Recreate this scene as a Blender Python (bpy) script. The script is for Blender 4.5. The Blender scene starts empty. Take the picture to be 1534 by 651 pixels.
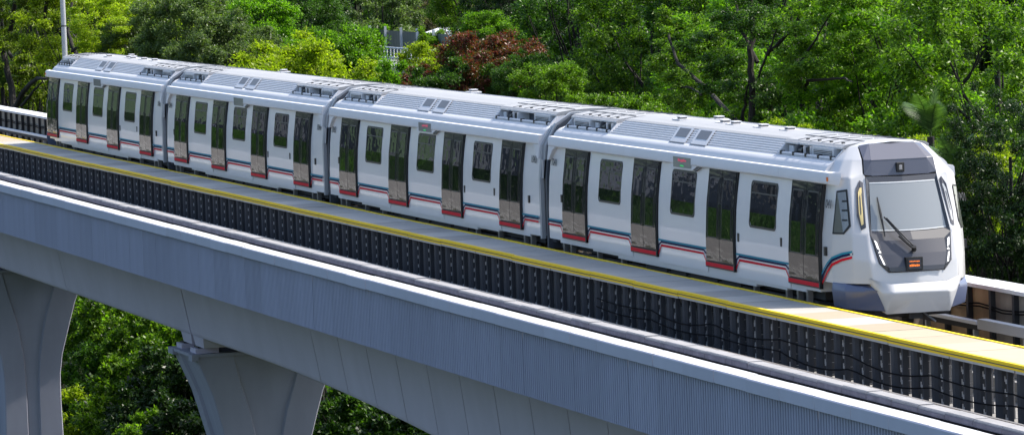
import bpy, math, random
import numpy as np
from mathutils import Vector, Matrix
random.seed(7)
RN = np.random.default_rng(11)
S = bpy.context.scene
COL = S.collection
R = math.radians

# ------------------------------------------------------------------ camera
cam = bpy.data.objects.new('camera', bpy.data.cameras.new('camera'))
COL.objects.link(cam)
CAMP = Vector((114.0935, -35.237, 9.2173))
rx = Vector((0.2734, 0.9612, -0.0355)).normalized()
fw = Vector((-0.9605, 0.2708, -0.0642)).normalized()
up = rx.cross(fw).normalized(); rx = fw.cross(up).normalized()
cam.matrix_world = Matrix(((rx.x, up.x, -fw.x, CAMP.x), (rx.y, up.y, -fw.y, CAMP.y), (rx.z, up.z, -fw.z, CAMP.z), (0, 0, 0, 1)))
cam.data.sensor_width = 36
cam.data.lens = 7582.44 / 1534 * 36
cam.data.clip_start = 1
cam.data.clip_end = 6000
S.camera = cam

# ------------------------------------------------------------------ light
SUN_EL, SUN_AZ = R(50), R(86)      # azimuth of the sun measured from +X towards +Y
sd = Vector((math.cos(SUN_EL) * math.cos(SUN_AZ), math.cos(SUN_EL) * math.sin(SUN_AZ), math.sin(SUN_EL)))
sun = bpy.data.objects.new('sun', bpy.data.lights.new('sun', 'SUN'))
COL.objects.link(sun)
sun.rotation_euler = sd.to_track_quat('Z', 'Y').to_euler()
sun.data.energy = 3.9
sun.data.angle = R(0.6)
sun.data.color = (1.0, 0.94, 0.84)
W = bpy.data.worlds.new('World'); S.world = W; W.use_nodes = True
nt = W.node_tree
sky = nt.nodes.new('ShaderNodeTexSky'); sky.sky_type = 'NISHITA'; sky.sun_disc = False
sky.sun_elevation = SUN_EL; sky.sun_rotation = R(90) - SUN_AZ
sky.air_density = 1.0; sky.dust_density = 2.2; sky.ozone_density = 1.0
bg = nt.nodes['Background']; bg.inputs['Strength'].default_value = 0.15
nt.links.new(sky.outputs[0], bg.inputs['Color'])
S.view_settings.view_transform = 'Standard'
S.view_settings.look = 'None'
S.view_settings.exposure = 1.06
S.view_settings.gamma = 1
S.view_settings.use_curve_mapping = False
S.cycles.use_denoising = True
S.cycles.max_bounces = 7
S.cycles.transparent_max_bounces = 6

# ------------------------------------------------------------------ materials
def pbr(name, col, rough=.6, metal=0, spec=.5, coat=0, noise=None, bump=None, emit=None, var=0, stain=None):
    """noise=(scale, amount): brightness mottling; bump=(scale, strength); var: brightness change per object"""
    m = bpy.data.materials.new(name); m.use_nodes = True
    n = m.node_tree.nodes; l = m.node_tree.links; b = n['Principled BSDF']
    b.inputs['Base Color'].default_value = (*col, 1)
    b.inputs['Roughness'].default_value = rough
    b.inputs['Metallic'].default_value = metal
    b.inputs['Specular IOR Level'].default_value = spec
    b.inputs['Coat Weight'].default_value = coat
    b.inputs['Coat Roughness'].default_value = .04
    if emit:
        b.inputs['Emission Color'].default_value = (*emit[0], 1); b.inputs['Emission Strength'].default_value = emit[1]
    src = None
    def mulby(val_socket, lo, hi, prev):
        mr = n.new('ShaderNodeMapRange'); mr.inputs[3].default_value = lo; mr.inputs[4].default_value = hi
        l.new(val_socket, mr.inputs[0])
        mx = n.new('ShaderNodeMix'); mx.data_type = 'RGBA'; mx.blend_type = 'MULTIPLY'; mx.inputs[0].default_value = 1
        if prev is None: mx.inputs[6].default_value = (*col, 1)
        else: l.new(prev, mx.inputs[6])
        l.new(mr.outputs[0], mx.inputs[7])
        return mx.outputs[2]
    tc = n.new('ShaderNodeTexCoord')
    if noise:
        t = n.new('ShaderNodeTexNoise'); t.inputs['Scale'].default_value = noise[0]; t.inputs['Detail'].default_value = 6
        t.inputs['Roughness'].default_value = .65
        l.new(tc.outputs['Object'], t.inputs['Vector'])
        src = mulby(t.outputs[0], 1 - noise[1], 1 + noise[1], src)
    if stain:   # vertical run-off streaks: (frequency along the wall, amount)
        mp = n.new('ShaderNodeMapping'); mp.inputs['Scale'].default_value = (stain[0], stain[0], .25)
        l.new(tc.outputs['Object'], mp.inputs[0])
        t = n.new('ShaderNodeTexNoise'); t.inputs['Scale'].default_value = 1; t.inputs['Detail'].default_value = 5
        l.new(mp.outputs[0], t.inputs['Vector'])
        src = mulby(t.outputs[0], 1 - stain[1], 1 + stain[1] * .6, src)
    if var:
        oi = n.new('ShaderNodeObjectInfo')
        src = mulby(oi.outputs['Random'], 1 - var, 1 + var, src)
    if src is not None: l.new(src, b.inputs['Base Color'])
    if bump:
        t = n.new('ShaderNodeTexNoise'); t.inputs['Scale'].default_value = bump[0]; t.inputs['Detail'].default_value = 4
        mpb = n.new('ShaderNodeMapping'); mpb.inputs['Scale'].default_value = (1, 1, bump[2] if len(bump) > 2 else 1); l.new(tc.outputs['Object'], mpb.inputs[0])
        l.new(mpb.outputs[0], t.inputs['Vector']); t.inputs['Detail'].default_value = 1.5 if len(bump) > 2 else 4
        bp = n.new('ShaderNodeBump'); bp.inputs['Strength'].default_value = 1; bp.inputs['Distance'].default_value = bump[1]
        l.new(t.outputs[0], bp.inputs['Height']); l.new(bp.outputs[0], b.inputs['Normal'])
    return m

M = {}
M['white'] = pbr('white_paint', (.68, .672, .685), .3, coat=.35, noise=(.9, .035), bump=(1.8, .004), stain=(1.1, .035))
M['roofgrey'] = pbr('roof_paint', (.62, .618, .635), .55, spec=.25, noise=(1.5, .06), stain=(1.5, .04))
M['rooftop'] = pbr('roof_top_sheet', (.31, .312, .32), .55, noise=(3, .10))
M['cabwhite'] = pbr('cab_paint', (.50, .50, .51), .3, coat=.3)
M['doorgrey'] = pbr('door_leaf', (.022, .023, .026), .10, spec=.22, bump=(1.5, .0075, 3.5))
M['black'] = pbr('black_rubber', (.012, .012, .013), .5)
M['glass'] = pbr('tinted_glass', (.010, .012, .012), .02, spec=.6, coat=.15, bump=(1.7, .0065, 1.6))
M['cabglass'] = pbr('windscreen_glass', (.235, .25, .255), .1, coat=1)
M['mask'] = pbr('mask_paint', (.038, .040, .052), .38, coat=.2)
M['fairing'] = pbr('fairing_paint', (.070, .074, .10), .35, coat=.3)
M['maskframe'] = pbr('mask_frame', (.035, .037, .045), .35, coat=.3)
M['skirt'] = pbr('skirt_paint', (.085, .105, .18), .4, coat=.3, noise=(4, .08))
M['red'] = pbr('red_paint', (.60, .008, .022), .6, spec=.12)
M['cyan'] = pbr('cyan_paint', (.03, .22, .30), .6, spec=.12)
M['navy'] = pbr('navy_paint', (.006, .010, .055), .6, spec=.12)
M['under'] = pbr('underframe_paint', (.025, .025, .027), .8, noise=(5, .3))
M['steel'] = pbr('bare_steel', (.30, .30, .31), .4, metal=.8, noise=(4, .1))
M['rail'] = pbr('rail_steel', (.30, .26, .22), .4, metal=.7, noise=(3, .2))
M['bellows'] = pbr('bellows', (.060, .068, .085), .6)
M['frame_grey'] = pbr('end_frame_paint', (.33, .34, .36), .45)
M['led'] = pbr('led_white', (.9, .9, .9), .3, emit=((1, .98, .95), 1.0))
M['orange'] = pbr('led_orange', (.6, .15, .02), .4, emit=((1, .20, .02), .5))
M['redled'] = pbr('led_red', (.55, .10, .16), .4, emit=((1, .06, .14), .12))
M['greenled'] = pbr('led_green', (.03, .4, .1), .4, emit=((.05, 1, .25), .12))
M['amber'] = pbr('amber_lens', (.75, .18, .02), .3)
M['slitlamp'] = pbr('slit_lamp', (.60, .48, .22), .3)
M['signpanel'] = pbr('sign_glass', (.36, .35, .36), .2, coat=.8)
M['slitsunlit'] = pbr('slit_lamp_sunlit', (.42, .43, .43), .15, coat=1)
M['sidepane'] = pbr('cab_side_pane', (.11, .115, .12), .06, coat=1)
M['text'] = pbr('number_decal', (.05, .055, .06), .5)
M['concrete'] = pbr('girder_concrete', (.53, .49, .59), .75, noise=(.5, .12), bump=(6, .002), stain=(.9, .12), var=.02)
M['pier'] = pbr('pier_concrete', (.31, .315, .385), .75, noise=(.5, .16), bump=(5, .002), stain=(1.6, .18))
M['coping'] = pbr('coping_concrete', (.46, .47, .56), .75, noise=(1.4, .08), var=.05, stain=(3, .05))
M['ribs'] = pbr('ribbed_panel', (.345, .36, .465), .65, noise=(.6, .06), var=.07, stain=(2.5, .15))
M['trough'] = pbr('trough_concrete', (.25, .245, .25), .85, noise=(2.2, .38), bump=(9, .01))
M['troughface'] = pbr('trough_face_shade', (.13, .125, .155), .85, noise=(2.6, .5), bump=(9, .01), stain=(3, .5))  # trough colour darkened with painted shade, plus streaks
M['deck'] = pbr('deck_concrete', (.21, .205, .20), .85, noise=(1, .15))
M['yellow'] = pbr('yellow_paint', (.80, .56, .006), .6, spec=.25, noise=(5, .06))
M['slab'] = pbr('walkway_slab', (.39, .37, .335), .8, spec=.2, noise=(2.5, .09), var=.16, stain=(1.3, .10))
M['slabtan'] = pbr('walkway_slab_tan', (.36, .305, .225), .8, spec=.2, noise=(2.5, .1), var=.14)
M['post'] = pbr('post_steel', (.052, .055, .063), .7, spec=.2, noise=(3, .15))
M['bracket'] = pbr('galvanised', (.42, .43, .45), .45, metal=.5)
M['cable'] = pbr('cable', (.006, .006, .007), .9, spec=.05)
M['oldwall'] = pbr('stained_wall', (.24, .22, .19), .85, noise=(1.5, .3), stain=(2.2, .45), var=.2)
M['woodwall'] = pbr('tan_stained_wall', (.30, .21, .115), .85, noise=(1.5, .3), stain=(3, .4), var=.15)
M['capwhite'] = pbr('parapet_cap', (.55, .56, .59), .7, noise=(2, .1))
M['topsunlit'] = pbr('coping_top_sunlit', (.60, .59, .58), .6, noise=(2, .08))  # coping colour brightened to hold the sunlight on its top
M['railcover'] = pbr('third_rail_cover', (.70, .71, .72), .5)
M['galv'] = pbr('galvanised_mast', (.40, .41, .43), .5, metal=.3, noise=(1.5, .1))
M['bark'] = pbr('bark', (.013, .011, .009), .9, noise=(3, .3))
M['soil'] = pbr('soil', (.022, .030, .012), 1.0, spec=.03, noise=(.3, .4))
M['fencegrey'] = pbr('fence_sheet', (.17, .20, .19), .7, noise=(.6, .25))
M['fencewhite'] = pbr('fence_white', (.62, .64, .66), .6)
M['grille'] = pbr('grille_mesh', (.13, .13, .14), .5)
M['bwhite'] = pbr('building_wall', (.55, .55, .53), .7, noise=(.1, .05))
M['bgrey'] = pbr('block_wall', (.055, .065, .095), .7, noise=(.08, .5), var=.6)

def leafmat(name, a, b, trans=.45, rough=.42):
    m = bpy.data.materials.new(name); m.use_nodes = True
    n = m.node_tree.nodes; l = m.node_tree.links
    for x in list(n): n.remove(x)
    out = n.new('ShaderNodeOutputMaterial')
    g = n.new('ShaderNodeNewGeometry'); oi = n.new('ShaderNodeObjectInfo')
    cr = n.new('ShaderNodeMix'); cr.data_type = 'RGBA'
    cr.inputs[6].default_value = (*a, 1); cr.inputs[7].default_value = (*b, 1)
    l.new(g.outputs['Random Per Island'], cr.inputs[0])
    mr = n.new('ShaderNodeMapRange'); mr.inputs[3].default_value = .82; mr.inputs[4].default_value = 1.2
    l.new(oi.outputs['Random'], mr.inputs[0])
    mx = n.new('ShaderNodeMix'); mx.data_type = 'RGBA'; mx.blend_type = 'MULTIPLY'; mx.inputs[0].default_value = 1
    l.new(cr.outputs[2], mx.inputs[6]); l.new(mr.outputs[0], mx.inputs[7])
    p = n.new('ShaderNodeBsdfPrincipled'); p.inputs['Roughness'].default_value = rough
    p.inputs['Specular IOR Level'].default_value = .3
    l.new(mx.outputs[2], p.inputs['Base Color'])
    t = n.new('ShaderNodeBsdfTranslucent')
    br = n.new('ShaderNodeMix'); br.data_type = 'RGBA'; br.blend_type = 'MULTIPLY'; br.inputs[0].default_value = 1
    br.inputs[7].default_value = (1.35, 1.6, .5, 1)
    l.new(mx.outputs[2], br.inputs[6]); l.new(br.outputs[2], t.inputs['Color'])
    ms = n.new('ShaderNodeMixShader'); ms.inputs[0].default_value = trans
    l.new(p.outputs[0], ms.inputs[1]); l.new(t.outputs[0], ms.inputs[2]); l.new(ms.outputs[0], out.inputs[0])
    return m
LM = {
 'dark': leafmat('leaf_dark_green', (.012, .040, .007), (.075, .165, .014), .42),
 'mid': leafmat('leaf_mid_green', (.020, .062, .008), (.16, .275, .017), .48),
 'lime': leafmat('leaf_lime', (.105, .165, .008), (.33, .40, .022), .55),
 'bright': leafmat('leaf_bright_green', (.035, .105, .008), (.17, .32, .018), .52),
 'grey': leafmat('leaf_grey_green', (.045, .080, .028), (.16, .225, .07), .36),
 'olive': leafmat('leaf_olive', (.040, .065, .010), (.17, .23, .022), .5),
 'red': leafmat('leaf_maroon', (.15, .018, .022), (.035, .060, .014), .35),
 'dry': leafmat('leaf_dry_brown', (.09, .075, .05), (.20, .18, .11), .3),
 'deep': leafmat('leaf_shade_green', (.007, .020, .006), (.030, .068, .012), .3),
 'palm': leafmat('leaf_palm', (.030, .070, .020), (.10, .18, .05), .3),
}

# ------------------------------------------------------------------ mesh helpers
class MB:
    def __init__(s): s.v = []; s.f = []; s.m = []
    def add(s, vs, fs, mi=0):
        o = len(s.v); s.v += [tuple(v) for v in vs]; s.f += [tuple(i + o for i in f) for f in fs]; s.m += [mi] * len(fs)
    def box(s, x0, x1, y0, y1, z0, z1, mi=0):
        x0, x1 = sorted((x0, x1)); y0, y1 = sorted((y0, y1)); z0, z1 = sorted((z0, z1))
        s.add([(x0, y0, z0), (x1, y0, z0), (x1, y1, z0), (x0, y1, z0), (x0, y0, z1), (x1, y0, z1), (x1, y1, z1), (x0, y1, z1)],
              [(0, 3, 2, 1), (4, 5, 6, 7), (0, 1, 5, 4), (1, 2, 6, 5), (2, 3, 7, 6), (3, 0, 4, 7)], mi)
    def prism_x(s, prof, x0, x1, mi=0, caps=True):
        """closed (y,z) polygon extruded along X"""
        n = len(prof)
        s.add([(x0, y, z) for y, z in prof] + [(x1, y, z) for y, z in prof],
              [(i, (i + 1) % n, n + (i + 1) % n, n + i) for i in range(n)] + ([tuple(range(n))[::-1], tuple(range(n, 2 * n))] if caps else []), mi)
    def sheet_x(s, prof, x0, x1, mi=0):
        n = len(prof)
        s.add([(x0, y, z) for y, z in prof] + [(x1, y, z) for y, z in prof], [(i, i + 1, n + i + 1, n + i) for i in range(n - 1)], mi)
    def tube(s, pts, r, n=8, mi=0, cap=True):
        pts = [Vector(p) for p in pts]; rs = r if isinstance(r, (list, tuple)) else [r] * len(pts)
        rings = []
        for i, p in enumerate(pts):
            d = (pts[min(i + 1, len(pts) - 1)] - pts[max(i - 1, 0)]).normalized()
            a = d.cross(Vector((0, 0, 1)) if abs(d.z) < .9 else Vector((1, 0, 0))).normalized(); b = d.cross(a)
            rings.append([p + (a * math.cos(2 * math.pi * k / n) + b * math.sin(2 * math.pi * k / n)) * rs[i] for k in range(n)])
        vs = [v for rg in rings for v in rg]
        fs = [(i * n + k, i * n + (k + 1) % n, (i + 1) * n + (k + 1) % n, (i + 1) * n + k) for i in range(len(pts) - 1) for k in range(n)]
        if cap: fs += [tuple(range(n))[::-1], tuple((len(pts) - 1) * n + k for k in range(n))]
        s.add(vs, fs, mi)
    def build(s, name, mats, parent=None, smooth=False, bevel=0, fix=True):
        me = bpy.data.meshes.new(name); me.from_pydata(s.v, [], s.f)
        if not isinstance(mats, (list, tuple)): mats = [mats]
        for m in mats: me.materials.append(M[m] if isinstance(m, str) else m)
        me.polygons.foreach_set('material_index', s.m)
        if fix:
            import bmesh
            b = bmesh.new(); b.from_mesh(me); bmesh.ops.recalc_face_normals(b, faces=b.faces); b.to_mesh(me); b.free()
        if smooth:
            me.shade_auto_smooth(angle=R(38)) if hasattr(me, 'shade_auto_smooth') else me.polygons.foreach_set('use_smooth', [True] * len(me.polygons))
        me.update()
        o = bpy.data.objects.new(name, me); COL.objects.link(o)
        if bevel:
            md = o.modifiers.new('bevel', 'BEVEL'); md.width = bevel; md.segments = 2; md.limit_method = 'ANGLE'; md.angle_limit = R(28)
        if smooth:
            me.polygons.foreach_set('use_smooth', [True] * len(me.polygons))
            for e in me.edges: pass
            md = o.modifiers.new('split', 'EDGE_SPLIT'); md.split_angle = R(34)
        if parent: o.parent = parent
        return o

def tag(o, label=None, cat=None, group=None, kind=None):
    if label: o['label'] = label
    if cat: o['category'] = cat
    if group: o['group'] = group
    if kind: o['kind'] = kind
    return o
def empty(name, loc, label, cat, group=None, rz=0):
    o = bpy.data.objects.new(name, None); COL.objects.link(o); o.location = loc; o.rotation_euler.z = rz
    o.empty_display_size = .3
    return tag(o, label, cat, group)
def put(o, name, loc=None, parent=None, rz=0, sc=None):
    """a copy of a part sharing its mesh"""
    c = o.copy(); c.name = name; COL.objects.link(c)
    if parent: c.parent = parent
    if loc is not None: c.location = loc
    if rz: c.rotation_euler.z = rz
    if sc is not None: c.scale = sc
    return c

# ------------------------------------------------------------------ train
PITCH = 22.0
def side_y(z):
    P = [(.70, 1.50), (1.6, 1.50), (2.3, 1.465), (3.11, 1.36), (3.4, 1.33)]
    for (a, b), (c, d) in zip(P, P[1:]):
        if z <= c: return b + (d - b) * max(0, (z - a)) / (c - a)
    return P[-1][1]
SK = [(.72, 1.50)]
def lower_prof(zb): return [(-1.50, zb), (-1.50, 1.6), (-1.485, 1.95), (-1.465, 2.3), (-1.425, 2.65), (-1.36, 3.11), (-1.345, 3.30)]
SHOULDER = [(-1.345, 3.30), (-1.30, 3.40), (-1.23, 3.47), (-1.15, 3.52)]
def ribs():
    out = []; n = 7
    for i in range(n):
        t0 = i / n; t1 = (i + .42) / n; t2 = (i + .5) / n; t3 = (i + .92) / n
        for t, d in ((t0, 0), (t1, 0), (t2, -.022), (t3, -.022)):
            y = -1.15 + .33 * t; z = 3.52 + .31 * t
            out.append((y + d * -.6, z + d * .6))
    out.append((-.82, 3.83)); return out
TOPP = [(-.74, 3.865), (-.60, 3.885), (-.595, 3.878), (-.45, 3.905), (-.445, 3.898), (-.2, 3.93), (-.195, 3.923), (0, 3.935)]
def mirror(p): return p + [(-y, z) for y, z in reversed(p) if abs(y) > 1e-6]
RAMP0, RAMP1 = 1.65, 13.62     # the ribbed middle of the roof

def carriage_body(x0, x1, parent, cab=None):
    b = MB()
    # lower walls with a stepped hem: (x0,x1,z)
    hems = [(x0, x0 + .9, .90), (x0 + .9, 1.3, .84), (1.3, 3.3, .80), (3.3, 13.2, .745), (13.2, 15.2, .80), (15.2, x1 - .9, .84), (x1 - .9, x1, .90)]
    for a, c, z in hems:
        if c > a: b.prism_x(mirror(lower_prof(z) + SHOULDER + [(-1.02, 3.56)]), a, c, 0)
    # white front skins between the doors, a few cm proud of the wall
    b2 = [(-1.52, .86), (-1.52, 1.6), (-1.505, 1.95), (-1.485, 2.3), (-1.445, 2.65), (-1.382, 3.085)]
    for k in range(4):
        p0 = k * 5.49 + .97; p1 = (k + 1) * 5.49 - .97
        if k == 3: continue
        for sgn in (1, -1):
            b.prism_x([(sgn * y, z) for y, z in b2] + [(sgn * 1.3, 3.085), (sgn * 1.3, .86)], p0 + .03, p1 - .02, 0)
    b.m = [1 if min(b.v[i][2] for i in f) > 3.29 else 0 for f in b.f]
    o = b.build('carriage', ['white', 'roofgrey'], parent, smooth=True)
    return o

def cantrail(x0, x1, parent, ear0=True, ear1=True):
    b = MB()
    prof = [(-1.34, 3.105), (-1.46, 3.105), (-1.475, 3.13), (-1.465, 3.30), (-1.44, 3.335), (-1.34, 3.345)]
    cuts = [x0, 4.0, 7.15]
    segs = [(x0, 3.9), (3.9, 9.3), (9.3, 14.8), (14.8, x1)]
    for a, c in segs:
        for s in (1, -1):
            b.prism_x([(s * y, z) for y, z in prof], a + .004, c - .004, 0)
    # dropped housing round the destination sign and the drop ears at the carriage ends
    for s in (1, -1):
        def slab(poly, t0, t1, mi=0):
            n = len(poly)
            b.add([(x, s * (t0 + (side_y(z) - 1.36)), z) for x, z in poly] + [(x, s * (t1 + (side_y(z) - 1.36)), z) for x, z in poly],
                  [tuple(range(n)), tuple(range(n, 2 * n))] + [(i, (i + 1) % n, n + (i + 1) % n, n + i) for i in range(n)], mi)
        slab([(7.25, 3.12), (7.45, 3.0), (8.95, 3.0), (9.3, 3.12)], 1.3, 1.455)
        slab([(8.98, 3.02), (9.32, 3.11), (9.5, 3.11), (9.1, 2.985)], 1.3, 1.44, 1)
        if ear0: slab([(x0 - .02, 3.12), (x0 - .02, 2.78), (x0 + .12, 2.78), (x0 + .35, 3.02), (x0 + .6, 3.12)], 1.3, 1.455)
        if ear1: slab([(x1 + .02, 3.12), (x1 + .02, 2.78), (x1 - .12, 2.78), (x1 - .35, 3.02), (x1 - .6, 3.12)], 1.3, 1.455)
    return b.build('cantrail', ['roofgrey', 'mask'], parent, smooth=True)

def roof_mid(parent):
    b = MB(); prof = ribs() + TOPP; nr = len(ribs())
    for s in (1, -1):
        P = [(s * y, z) for y, z in prof]; n = len(P)
        # slanted ends: the low edge of the ribs reaches further than the high edge
        xs0 = [RAMP0 + (z - 3.52) * .9 if z < 3.84 else RAMP0 + .3 for y, z in prof]
        xs1 = [RAMP1 + (z - 3.52) * .05 for y, z in prof]
        b.add([(xs0[i], *P[i]) for i in range(n)] + [(xs1[i], *P[i]) for i in range(n)], [(i, i + 1, n + i + 1, n + i) for i in range(nr - 1)], 0)
        b.add([(xs0[i], *P[i]) for i in range(n)] + [(xs1[i], *P[i]) for i in range(n)], [(i, i + 1, n + i + 1, n + i) for i in range(nr - 1, n - 1)], 1)
        # closing cheeks
        b.add([(xs0[i], *P[i]) for i in range(n)] + [(RAMP0, s * 0, 3.5)], [tuple(range(n + 1))], 0)
        b.add([(xs1[i], *P[i]) for i in range(n)] + [(RAMP1, s * 0, 3.5)], [tuple(range(n + 1))], 0)
    me = b.build('roof', ['roofgrey', 'rooftop'], parent)
    return me

def roof_end(xa, xb, parent, lip_at):
    """the equipment bay at a carriage end: ledge, hood, louvres, blower, pipe"""
    b = MB()
    L = xb - xa
    # hood (top plates) and back wall
    for s in (1, -1):
        b.prism_x([(0, 3.80), (0, 3.915), (s * .5, 3.895), (s * .86, 3.85), (s * .93, 3.80), (s * .93, 3.765), (s * .86, 3.765)], xa, xb, 3)
        b.box(xa + .01, xb - .01, s * .936, s * .92, 3.762, 3.803, 0)
        b.box(xa, xb, s * .70, s * .60, 3.5, 3.80, 2)
        b.box(xa, xb, s * 1.13, s * .7, 3.48, 3.545, 0)
        ck = [(s * 1.12, 3.54), (s * .90, 3.775), (s * .62, 3.775), (s * .62, 3.5)]
        b.prism_x(ck, xa, xa + .06, 0); b.prism_x(ck, xb - .06, xb, 0)
        # louvre box
        lx0 = xb - 1.75 if lip_at > 0 else xa + .35
        b.box(lx0, lx0 + 1.35, s * .98, s * .7, 3.54, 3.76, 0)
        b.box(lx0 + .12, lx0 + 1.23, s * .986, s * .9, 3.585, 3.715, 1)
        for k in range(4): b.box(lx0 + .12, lx0 + 1.23, s * 1.0, s * .95, 3.60 + k * .033, 3.612 + k * .033, 0)
        # divider frames, blower, terminal boxes
        fx = xa + .30 if lip_at > 0 else xb - 1.72
        b.box(fx, fx + .28, s * .93, s * .7, 3.54, 3.72, 0)
        b.tube([(fx + .55, s * .92, 3.64), (fx + .95, s * .92, 3.64)], .075, 10, 1)
        b.tube([(fx + .75, s * .95, 3.70), (fx + .9, s * .75, 3.58)], .05, 8, 1)
        b.box(fx + .62, fx + .7, s * 1.0, s * .7, 3.54, 3.77, 2)
        b.box(fx + 1.15, fx + 1.5, s * .96, s * .7, 3.54, 3.72, 1)
        b.box(fx + 1.10, fx + 1.15, s * 1.0, s * .7, 3.54, 3.75, 0)
        b.box(fx + 1.5, fx + 1.56, s * 1.0, s * .7, 3.54, 3.75, 0)
        # pipe rail with clips
        b.tube([(xa + .1, s * 1.07, 3.575), (xb - .1, s * 1.07, 3.575)], .032, 8, 0)
        for k in range(5):
            cx = xa + .25 + k * (L - .5) / 4
            b.box(cx - .035, cx + .035, s * 1.115, s * 1.02, 3.535, 3.625, 1)
        # plate joints, bolts
    for k in range(1, 5):
        cx = xa + k * L / 5
        for s in (1, -1):
            b.prism_x([(s * .02, 3.914), (s * .02, 3.924), (s * .5, 3.904), (s * .86, 3.86), (s * .86, 3.85)], cx - .02, cx + .02, 2)
            b.box(cx + .3, cx + .36, s * .80, s * .74, 3.86, 3.885, 1)
    for y in (-.45, .45): b.box(xa + .02, xb - .02, y - .012, y + .012, 3.90, 3.912, 2)
    return b.build('air_conditioner', ['roofgrey', 'black', 'bellows', 'rooftop'], parent)

def window_mesh(w=1.74, z0=1.98, z1=2.97):
    b = MB(); r = .11
    def ring(inset, off):
        pts = []
        x0, x1, a, c = -w / 2 + inset, w / 2 - inset, z0 + inset, z1 - inset; rr = r - inset * .5
        for cx, cz, st in ((x1 - rr, c - rr, 0), (x0 + rr, c - rr, 90), (x0 + rr, a + rr, 180), (x1 - rr, a + rr, 270)):
            for k in range(5):
                t = R(st + k * 22.5); z = cz + rr * math.sin(t)
                pts.append((cx + rr * math.cos(t), -(side_y(z) + off), z))
        return pts
    o1, o2, i2 = ring(0, .015), ring(0, .034), ring(.045, .034); i3 = ring(.045, .026); n = len(o1)
    b.add(o1 + o2, [(i, (i + 1) % n, n + (i + 1) % n, n + i) for i in range(n)], 0)
    b.add(o2 + i2, [(i, (i + 1) % n, n + (i + 1) % n, n + i) for i in range(n)], 0)
    b.add(i2 + i3, [(i, (i + 1) % n, n + (i + 1) % n, n + i) for i in range(n)], 0)
    # pane in horizontal strips following the curve of the wall, the top one a tip-in light
    zs = [z0 + .045 + (z1 - z0 - .09) * k / 10 for k in range(11)]
    def half(z):
        a = z0 + .045; c = z1 - .045; rr = r - .0225
        d = max(a + rr - z, z - (c - rr), 0)
        return w / 2 - .045 - (rr - math.sqrt(max(rr * rr - d * d, 0)))
    P = [(-half(z), -(side_y(z) + .026), z) for z in zs] + [(half(z), -(side_y(z) + .026), z) for z in zs]
    b.add(P, [(k, k + 1, 12 + k, 11 + k) for k in range(10)], 1)
    zt = z1 - .27
    b.add([(-w / 2 + .05, -(side_y(zt) + .032), zt), (w / 2 - .05, -(side_y(zt) + .032), zt), (w / 2 - .05, -(side_y(zt + .03) + .032), zt + .03), (-w / 2 + .05, -(side_y(zt + .03) + .032), zt + .03)], [(0, 1, 2, 3)], 0)
    return b.build('window', ['black', 'glass'])

def door_mesh():
    """two sliding leaves, proud of the wall, with tall glass and a dark seal"""
    b = MB(); Z0, Z1 = 1.11, 3.10
    def face(x0, x1, z0, z1, off, mi, n=8):
        zs = [z0 + (z1 - z0) * k / n for k in range(n + 1)]
        P = [(x0, -(side_y(z) + off), z) for z in zs] + [(x1, -(side_y(z) + off), z) for z in zs]
        b.add(P, [(k, k + 1, n + 2 + k, n + 1 + k) for k in range(n)], mi)
        return P
    def slab(x0, x1, z0, z1, o0, o1, mi, n=8):
        zs = [z0 + (z1 - z0) * k / n for k in range(n + 1)]
        P = [(x, -(side_y(z) + o), z) for x, o in ((x0, o0), (x0, o1), (x1, o1), (x1, o0)) for z in zs]; m = n + 1
        for q in range(4):
            a, c = q * m, ((q + 1) % 4) * m
            b.add([], [], mi)
        o = len(b.v); b.v += P
        for q in range(4):
            a, c = q * m, ((q + 1) % 4) * m
            for k in range(n): b.f.append((o + a + k, o + a + k + 1, o + c + k + 1, o + c + k)); b.m.append(mi)
        b.f.append(tuple(o + q * m for q in range(4))); b.m.append(mi)
        b.f.append(tuple(o + q * m + n for q in range(4))); b.m.append(mi)
    slab(-.96, .96, Z0, Z1, -.02, .055, 1)
    for s in (-1, 1):
        x0, x1 = (-.925, -.012) if s < 0 else (.012, .925)
        slab(x0, x1, Z0 + .02, Z1 - .02, .0, .068, 0)
        slab(x0 + .13, x1 - .13, 1.62, 2.93, .03, .074, 1)
        face(x0 + .16, x1 - .16, 1.65, 2.90, .078, 2, 12)
    return b.build('door', ['doorgrey', 'black', 'glass'], bevel=0)

def sill_mesh():
    b = MB()
    b.box(-.97, .95, -1.50, -1.575, 1.005, 1.085, 0)
    b.box(-1.0, 1.0, -1.50, -1.562, .975, 1.10, 1)
    b.box(.95, 1.0, -1.50, -1.58, .97, 1.11, 1)
    return b.build('door_sill', ['red', 'black'])

def stripe(name, pts, w, mat, parent, off=.030, yf=None, side=-1):
    """ribbon of width w following pts (x,z) along the wall"""
    b = MB(); n = len(pts); up_, lo = [], []
    for i, (x, z) in enumerate(pts):
        a = Vector((pts[max(i - 1, 0)][0], pts[max(i - 1, 0)][1])); c = Vector((pts[min(i + 1, n - 1)][0], pts[min(i + 1, n - 1)][1]))
        d = (c - a).normalized(); nn = Vector((-d.y, d.x))
        if i in (0, n - 1): k = 1
        else:
            d1 = (Vector(pts[i]) - a).normalized(); n1 = Vector((-d1.y, d1.x)); k = 1 / max(.5, nn.dot(n1))
        for L, sg in ((up_, 1), (lo, -1)):
            xx, zz = x + nn.x * w / 2 * k * sg, z + nn.y * w / 2 * k * sg
            y = (yf(xx, zz) if yf else side_y(zz)) + off
            L.append((xx, side * y, zz))
    b.add(up_ + lo, [(i, i + 1, n + i + 1, n + i) for i in range(n - 1)], 0)
    return b.build(name, mat, parent)

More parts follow.
